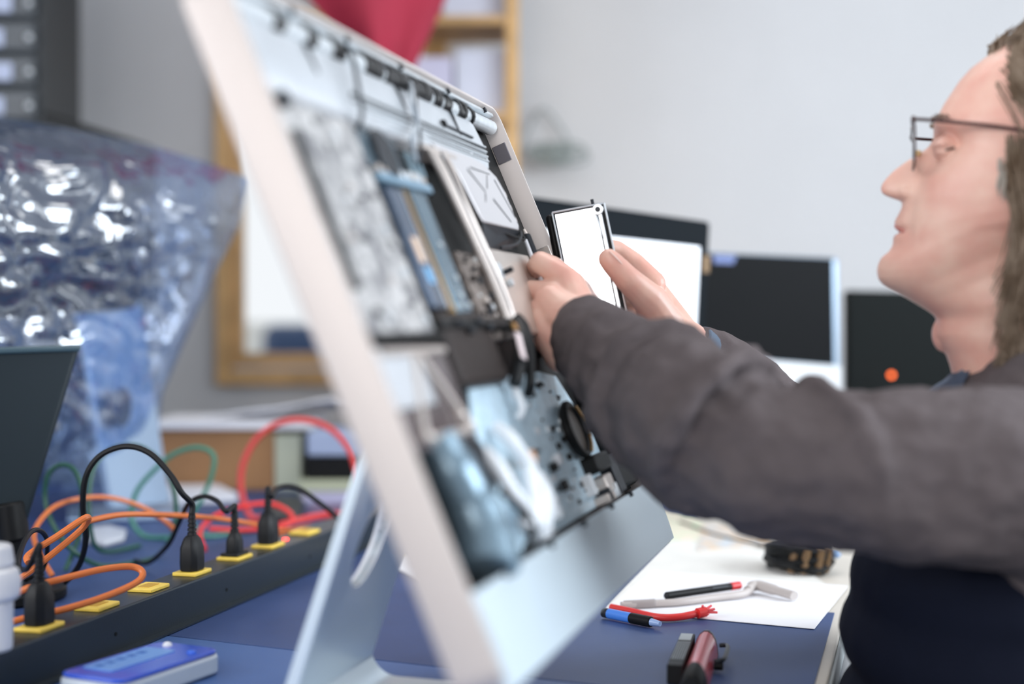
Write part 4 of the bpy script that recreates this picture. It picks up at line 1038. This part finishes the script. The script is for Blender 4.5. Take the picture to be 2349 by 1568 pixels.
# wooden shelf with white boxes behind the computer
shf = thing('shelf', (-.15, 3.85, 0), 'tall pale wooden shelf holding white boxes behind the open computer', 'shelf')
sx1 = A(1190, 100, 3.7).x; sx0 = A(885, 100, 3.7).x
zb = A(1170, 330, 3.7).z
for x in (sx0, sx1-.035): MB().box((x, 3.72, TZ-.75), (.035, 0, 0), (0, .28, 0), (0, 0, 2.35)).build('post', M_wood, shf, bevel=.002)
shz = [A(1100, y, 3.7).z for y in (245, 40)] + [A(1100, -180, 3.7).z]
shz = [shz[0]-.02, shz[1], shz[2], .95, .35]
for z in shz: MB().box((sx0+.036, 3.725, z-.011), (sx1-sx0-.072, 0, 0), (0, .27, 0), (0, 0, .022)).build('shelf_board', M_wood, shf, bevel=.002)
M_box = mat('white_carton', (214, 218, 232), .7)
labels = ['white box on the lower visible shelf board, nearest the right post', 'white box on the lower visible shelf board, behind the red cloth', 'white box on the upper visible shelf board, at the top of the picture']
tag(MB().box((sx1-.166, 3.76, shz[0]+.0112), (.128, 0, 0), (0, .2, 0), (0, 0, .17)).build('storage_box', M_box, bevel=.004), labels[0], 'box')
tag(MB().box((sx1-.300, 3.76, shz[0]+.0112), (.125, 0, 0), (0, .2, 0), (0, 0, .15)).build('storage_box', mat('lavender_carton', (206, 204, 226), .7), bevel=.004), labels[1], 'box')
tag(MB().box((sx1-.20, 3.76, shz[1]+.0112), (.16, 0, 0), (0, .2, 0), (0, 0, .16)).build('storage_box', M_box, bevel=.004), labels[2], 'box')
# red hanging cloth
rc = MB(); Zr = 3.2
xs_top = [(660, -60, 3.30), (800, -60, 3.22), (985, -60, 3.22), (1035, -60, 3.32)]
gridr = []
for j in range(15):
    t = j/14
    row = []
    for i in range(25):
        u = i/24
        lx = 640 + 190*t; rx = 1058 - 110*t
        X = lx + (rx-lx)*u; Yp = (-985 if j == 0 else -80 + 240*t) - 30*(abs(u-.85))*t
        Z = Zr + .07*abs(u-.45)**1.2*2 + .012*math.sin(u*11+t)*(.4+t)
        row.append(A(X, Yp, Z))
    gridr.append(row)
rc.sheet(gridr, .004)
tag(rc.build('hanging_cloth', mat('crimson_cloth', (150, 24, 52), .75, var=(8, .1)), ang=80), 'crimson cloth hanging from above behind the top of the open computer', 'cloth')
# grey cable bundle on wall
wbn = MB(); random.seed(4)
for k in range(9):
    c = A(1235 + k*9, 352 + random.uniform(-10, 12), 4.12); r_ = random.uniform(.02, .04)
    wbn.tube([c + V((r_*1.5*math.cos(t), -.01*k/9, r_*.6*math.sin(t))) for t in [2*PI*i/14 for i in range(14)]], .005, 6, True)
wbn.tube(spline([A(1195, 350, 4.15), A(1210, 300, 4.17), A(1245, 250, 4.17), A(1290, 300, 4.17), A(1310, 350, 4.15)], 6), .004, 6)
wbn.tube([A(1265, 350, 4.13), A(1268, 340, 4.21)], .01, 8)
tag(wbn.build('cable_coil', mat('grey_green_cable', (140, 150, 150), .6)), 'grey coil of cable hanging on the white wall above the monitors', 'cable')
# cardboard box, papers
cb = thing('cardboard_box', (-.62, 3.0, TZ), 'brown cardboard carton with a pale green end, under the paper stack', 'box')
p_ = T(372, 1118); yb = 2.95
x0_ = A(350, 1000, yb).x; x1b = A(628, 1000, yb).x; zt_ = A(400, 985, yb).z
MB().box((x0_, yb, TZ+.001), (x1b-x0_, 0, 0), (0, .26, 0), (0, 0, zt_-TZ-.001)).build('carton', mat('brown_card', (168, 124, 84), .85, var=(10, .05)), cb, bevel=.002)
MB().box((x1b+.0005, yb+.004, TZ+.001), (.055, 0, 0), (0, .25, 0), (0, 0, zt_-TZ-.012)).build('end_flap', mat('pale_green_card', (206, 210, 186), .8), cb, bevel=.002)
tag(MB().box((x0_-.02, yb-.015, zt_+.001), (x1b-x0_+.10, 0, 0), (0, .29, 0), (0, 0, .014)).build('paper_stack', M_paper, bevel=.003), 'flat stack of white paper on top of the brown carton', 'paper')
pw = MB(); gr = []
for j in range(9):
    gr.append([V((-.66 + .55*i/14 + .02*j, 3.02 + .022*j, zt_ + .018 + .05*math.sin(PI*i/14)**2*(1-.6*i/14) + .005*math.sin(i+j))) for i in range(15)])
tag(pw.sheet(gr, -.003).build('paper_sheet', M_paper, ang=80), 'bowed white sheet lying above the paper stack below the window', 'paper')
db = thing('document_tray', (-.36, 2.9, TZ), 'dark tray holding bluish papers, seen through the red cable arch', 'tray')
xa, xb_ = A(700, 1050, 2.9).x, A(900, 1050, 2.9).x
MB().box((xa, 2.9, TZ+.03), (xb_-xa, 0, 0), (0, .22, 0), (0, 0, .045)).build('tray', M_black, db, bevel=.003)
MB().box((xa-.01, 2.88, TZ+.001), (xb_-xa+.02, 0, 0), (0, .25, 0), (0, 0, .028)).build('tray_base', mat('tray_cream', (196, 200, 170), .6), db, bevel=.003)
MB().box((xa+.002, 2.905, TZ+.0755), (xb_-xa-.02, 0, 0), (0, .2, 0), (0, 0, .05)).build('papers', mat('bluish_paper', (176, 190, 218), .7), db, bevel=.006)
def slab(name, pts, h, m, label, cat, z=TZ+.0002, group=None, bev=.001):
    P = [T(*p) for p in pts]; P = [V((q.x, q.y, z)) for q in P]
    return tag(MB().prism(P, (0, 0, h)).build(name, m, bevel=bev), label, cat, group)
slab('notepad', [(392, 1158), (545, 1150), (500, 1128), (385, 1130)], .016, M_paper, 'white pad lying in front of the brown carton, left of the red arch', 'notepad')
slab('book', [(690, 1156), (830, 1152), (840, 1140), (700, 1140)], .012, mat('lavender_cover', (190, 186, 214), .5), 'lavender booklet lying behind the red cables', 'book')
slab('book', [(700, 1180), (830, 1176), (835, 1160), (720, 1160)], .006, mat('mauve_cover', (120, 100, 130), .5), 'mauve booklet in front of the lavender one', 'book')
slab('saucer', [(190, 1245), (240, 1256), (285, 1244), (290, 1226), (250, 1216), (200, 1222)], .010, mat('grey_white', (200, 204, 212), .5), 'small pale dish lying flat among the green cables', 'dish', bev=.004)
slab('circuit_board', [(600, 1200), (690, 1196), (700, 1150), (630, 1148)], .010, M_dkmetal, 'small dark circuit board behind the third black plug', 'circuit board', bev=.001)
slab('leaflet', [(868, 1290), (990, 1340), (1000, 1300), (880, 1252)], .004, M_paper, 'white leaflet on the bench just right of the aluminium stand', 'leaflet')
slab('sticky_note', [(898, 1272), (935, 1278), (930, 1258), (900, 1256)], .001, M_yellow, 'tiny yellow note on the white leaflet beside the stand', 'note', z=TZ+.0046, bev=0)

# ================================================================== BACKGROUND RIGHT MONITORS
def monitor(label, tl, tr, br, bl, base_px, bezel_m, scr_m, ins, chin=0, chin_m=None, side=None, Zs=None):
    """corner pixels with depth -> real quad; ins = bezel widths (fraction)"""
    P = [A(*c) for c in (tl, tr, br, bl)]
    mid = (P[2]+P[3])/2
    t = thing('computer_monitor', (mid.x, mid.y+.06, TZ), label, 'monitor')
    ex, ey = P[1]-P[0], P[3]-P[0]; n = ex.cross(ey).normalized()
    if n.y > 0: n = -n
    def W(u, v): a = P[0].lerp(P[1], u); b = P[3].lerp(P[2], u); return a.lerp(b, v)
    MB().prism([W(0, 0), W(1, 0), W(1, 1), W(0, 1)], -n*.028).build('case', bezel_m, t, bevel=.008, bseg=3)
    l, tp, r, bt = ins
    s = MB().prism([W(l, tp)+n*.0003, W(1-r, tp)+n*.0003, W(1-r, 1-bt)+n*.0003, W(l, 1-bt)+n*.0003], n*.001).build('screen', scr_m, t, smooth=False)
    if chin: MB().prism([W(.001, 1-chin)+n*.0003, W(.999, 1-chin)+n*.0003, W(.999, .999)+n*.0003, W(.001, .999)+n*.0003], n*.0014).build('chin', chin_m, t, bevel=.001)
    MB().box(V((mid.x-.05, mid.y+.035, TZ+.008)), (.10, 0, 0), (0, .008, 0), (0, 0, max(.03, mid.z-TZ+.06))).build('stand', M_alu, t, bevel=.002)
    MB().box(V((mid.x-.09, mid.y-.08, TZ+.0002)), (.18, 0, 0), (0, .16, 0), (0, 0, .008)).build('foot', M_alu, t, bevel=.003)
    return t, W, n
M_lit = mat('lit_screen', (228, 234, 242), .3, emit=((222, 230, 240), .72))
M_off = mat('dark_screen', (9, 11, 14), .5, spec=.08)
m_a, Wa, na = monitor('black-framed monitor with a bright white screen behind the raised hands', (1150, 440, 2.30), (1632, 508, 2.50), (1612, 900, 2.50), (1150, 930, 2.30), None, mat('bezel_black', (12, 20, 26), .55, spec=.08), M_lit, (.05, .155, .055, .12))
MB().prism([Wa(.965, .20)+na*.0008, Wa(.998, .20)+na*.0008, Wa(.998, .30)+na*.0008, Wa(.965, .30)+na*.0008], na*.001).build('side_sticker', mat('amber_sticker', (130, 100, 60), .5), m_a)
m_b, Wb, nb_ = monitor('silver-chinned monitor with a dark screen, middle of the three behind the man\'s arm', (1560, 575, 2.72), (1925, 590, 2.86), (1930, 915, 2.86), (1560, 880, 2.72), None, mat('silver_blue_case', (150, 170, 190), .35, .5), M_off, (.01, .012, .045, .235), .23, mat('pale_chin', (206, 208, 210), .4, .2))
MB().prism([Wb(.20, .02)+nb_*.0015, Wb(.34, .02)+nb_*.0015, Wb(.32, .08)+nb_*.0015, Wb(.20, .08)+nb_*.0015], nb_*.0005).build('screen_menu', mat('blue_glow', (40, 66, 130), .3, emit=((50, 80, 150), .4)), m_b)
m_c, Wc, nc = monitor('black monitor with an orange standby light, partly behind the man\'s chin', (1943, 665, 3.10), (2300, 672, 3.16), (2300, 955, 3.16), (1943, 945, 3.10), None, mat('charcoal_case', (22, 26, 26), .45, spec=.12), mat('matte_dark_screen', (20, 24, 24), .5, spec=.08), (.015, .02, .015, .16))
lp_ = A(2045, 860, 3.06); MB().ell(lp_, .0052).build('standby_light', mat('orange_led', (240, 100, 40), .3, emit=((255, 110, 50), 4.0)), m_c)

# ================================================================== RIGHT SIDE OF THE BENCH
slab('paper_sheet', [(1385, 1398), (1868, 1443), (1945, 1345), (1500, 1310)], .0006, M_paper, 'large white sheet on the bench under the pen and the grey brush', 'paper', z=TZ+.0003, bev=0)
slab('paper_sheet', [(1390, 1392), (1900, 1345), (1800, 1270), (1560, 1212)], .0010, mat('offwhite_paper', (222, 220, 214), .8, var=(10, .05)), 'off-white printed sheet behind the white one, reaching under the man\'s arm', 'paper', z=TZ-.0004, bev=0)
slab('leaflet', [(1470, 1240), (1640, 1240), (1600, 1180), (1500, 1165)], .0012, mat('printed_leaflet', (236, 214, 200), .7, col2=(206, 220, 190), var=(30, .2)), 'printed leaflet with green and peach patches next to the chin of the computer', 'leaflet', z=TZ+.0003, bev=0)
slab('leaflet', [(1600, 1265), (1780, 1250), (1740, 1200), (1610, 1205)], .0016, mat('tinted_leaflet', (196, 206, 214), .7, col2=(224, 190, 150), var=(26, .2)), 'bluish leaflet under the man\'s forearm, behind the off-white sheet', 'leaflet', z=TZ+.0003, bev=0)
def stick(name, pts, r, m, parent, seg=12, flat=1): return MB().tube(spline(pts, 6), r, seg, flat=flat).build(name, m, parent)
# pen
def TH(px, py, h): return T(px, py, h)
pa, pb_ = T(1528, 1366, .012), T(1694, 1342, .012)
pen = thing('pen', V((pa.x, pa.y, TZ)), 'black pen with a red end lying across the grey brush', 'pen')
MB().tube([pa, pb_], .0048, 14).build('barrel', M_black, pen, bevel=.001)
MB().tube([pb_ - (pb_-pa)*.12, pb_ + (pb_-pa)*.02], .0052, 14).build('end_cap', mat('red_plastic', (206, 40, 44), .35), pen, bevel=.001)
MB().tube([pa + (pb_-pa)*.62 + V((0, -.0045, .002)), pa + (pb_-pa)*.84 + V((0, -.0045, .002))], .0014, 8).build('clip', M_dkmetal, pen)
MB().tube([pa - (pb_-pa)*.02, pa], [.002, .0046], 12).build('tip', M_dkmetal, pen)
M_lg = mat('warm_light_grey', (186, 178, 174), .45)
br_ = thing('brush', V((pa.x-.05, pa.y-.01, TZ)), 'light grey bent-handled brush lying on the white sheet', 'brush')
hp_ = [T(1425, 1388, .0055), T(1490, 1384, .006), T(1560, 1380, .006), T(1640, 1370, .006), T(1700, 1362, .007), T(1722, 1352, .008)]
stick('handle', hp_, .0046, M_lg, br_)
stick('grip', [T(1432, 1387, .0055), T(1490, 1384, .006), T(1500, 1383, .006)], .0056, mat('grip_grey', (160, 152, 150), .5), br_)
hd0 = [T(1715, 1352, .009), T(1735, 1342, .011), T(1775, 1352, .010), T(1822, 1366, .008)]
MB().tube(spline(hd0, 6), [.006]*4+[.0085]*9+[.007]*6, 12, flat=.8).build('head', M_lg, br_)
# red stripped cable
rcb = thing('cable_end', T(1405, 1395), 'short red wire with a splayed frayed end in front of the white sheet', 'wire')
stick('wire', [T(1402, 1392, .006), T(1450, 1402, .0055), T(1510, 1415, .005), T(1560, 1414, .005), T(1608, 1404, .007)], .0044, M_red, rcb)
MB().tube([T(1600, 1406, .007), T(1618, 1402, .008)], .0062, 12).build('collar', M_red, rcb)
for (x, y, h) in ((1612, 1388, .016), (1640, 1396, .012), (1626, 1408, .006), (1632, 1388, .014), (1646, 1404, .008)):
    MB().tube([T(1612, 1402, .008), T(x, y, h)], [.0022, .0014], 8).build('strand', mat('pale_red_strand', (232, 90, 96), .5), rcb)
# blue marker
mk = thing('marker_pen', T(1430, 1415), 'black and blue marker lying in front of the red wire', 'pen')
ma, mb_ = T(1384, 1404, .0065), T(1494, 1426, .0065); dmk = mb_ - ma
MB().tube([ma, ma + dmk*.12], .0058, 14).build('tail_cap', M_dkmetal, mk, bevel=.001)
MB().tube([ma + dmk*.12, ma + dmk*.60], .0060, 14).build('barrel', mat('bright_blue', (72, 134, 226), .4), mk)
MB().tube([ma + dmk*.58, mb_], .0063, 14).build('cap', M_black, mk, bevel=.001)
MB().tube([mb_, mb_ + dmk*.18], [.0045, .003], 12).build('nozzle', mat('clear_blue', (150, 176, 220), .2), mk)
# black coil of cable with brown band
cr = thing('cable_spool', T(1832, 1310), 'dark tangled coil with brown windings at the far edge of the bench', 'cable coil')
cc = T(1832, 1306); random.seed(8)
mbx = MB()
for k in range(7):
    r_ = .034 + .004*random.random(); z = .008 + k*.0045
    mbx.tube([V((cc.x + r_*1.15*math.cos(t) + random.uniform(-.002, .002), cc.y + r_*1.5*math.sin(t), TZ + z + .004*math.sin(t*2+k))) for t in [2*PI*i/22 for i in range(22)]], .0052, 8, True)
mbx.build('coil', M_black, cr)
for k, t in enumerate((-2.1, -1.7, -1.2, -.8)):
    p = V((cc.x + .040*math.cos(t), cc.y + .054*math.sin(t), TZ+.018)); MB().tube([p + V((0, 0, -.014)), p + V((.006, -.003, .02))], .006, 10).build('winding_band', mat('brown_wrap', (104, 78, 48), .45), cr)
MB().ell(V((cc.x+.048, cc.y-.02, TZ+.026)), .007).build('clip', mat('pale_blue_clip', (150, 180, 220), .3), cr)
MB().ell(V((cc.x, cc.y, TZ+.014)), V((.03, 0, 0)), V((0, .04, 0)), V((0, 0, .013))).build('core', mat('core_brown', (70, 52, 34), .5), cr)
tag(MB().tube(spline([T(1560, 1195, .003), T(1640, 1225, .003), T(1720, 1243, .003), T(1775, 1258, .004)], 6), .0022, 8).build('cable', M_rubber), 'thin dark cable running from under the sleeve to the dark coil', 'cable')
# red tool in front
ta_, tb_ = T(1588, 1564, .014), T(1622, 1462, .016)
d_ = (tb_ - ta_); d_.z = 0; tn = V((d_.y, -d_.x, 0)).normalized()
rt = thing('utility_tool', V((ta_.x, ta_.y, TZ)), 'red and black handheld tool with a grey side block on the navy mat, lower right', 'tool')
def halfround(c, w, h, n=9): return [c + tn*(w*math.cos(PI*k/n)) + V((0, 0, h*math.sin(PI*k/n))) for k in range(n+1)]
c0 = V((ta_.x, ta_.y, TZ+.0006))
MB().loft([halfround(c0 + d_*t, .0125*s_, .026*s_) for t, s_ in ((-.10, .9), (-.06, 1), (.16, 1.02))]).build('end_cap', M_black, rt, bevel=.001)
MB().loft([halfround(c0 + d_*t, .0125, .0255) for t in (.16, .92)]).build('red_body', mat('rose_red', (224, 84, 96), .3, coat=.4), rt)
MB().loft([halfround(c0 + d_*t, .0125*s_, .0255*s_) for t, s_ in ((.92, 1.03), (1.0, .95))]).build('far_cap', M_dkmetal, rt, bevel=.001)
bo_ = c0 + d_*.22 - tn*.028
MB().box(bo_, d_*.78, tn*.0155, V((0, 0, .019))).build('side_block', M_black, rt, bevel=.001)
MB().box(bo_ + V((0, 0, .0192)) + d_*.60 + tn*.001, d_*.16, tn*.0125, V((0, 0, .0006))).build('label', mat('label_grey', (196, 204, 206), .5), rt)
for k in range(6): MB().box(bo_ + V((0, 0, .0192)) + d_*.12 + tn*(.0018+.0022*k), d_*.44, tn*.0011, V((0, 0, .0007))).build('ridge', mat('ridge_grey', (130, 136, 140), .4), rt)
MB().tube(spline([c0 + tn*.0145 + d_*.90 + V((0, 0, .012)), c0 + tn*.023 + d_*.86 + V((0, 0, .013)), c0 + tn*.023 + d_*.55 + V((0, 0, .013)), c0 + tn*.014 + d_*.50 + V((0, 0, .012))], 5), .0024, 8).build('wire_clip', M_dkmetal, rt)
MB().cyl(c0 + tn*.013 + d_*.56 + V((0, 0, .006)), tn*.009, .005, 14).build('pivot', M_black, rt, bevel=.0008)
for o in bpy.data.objects:
    if '_org' in o: del o['_org']
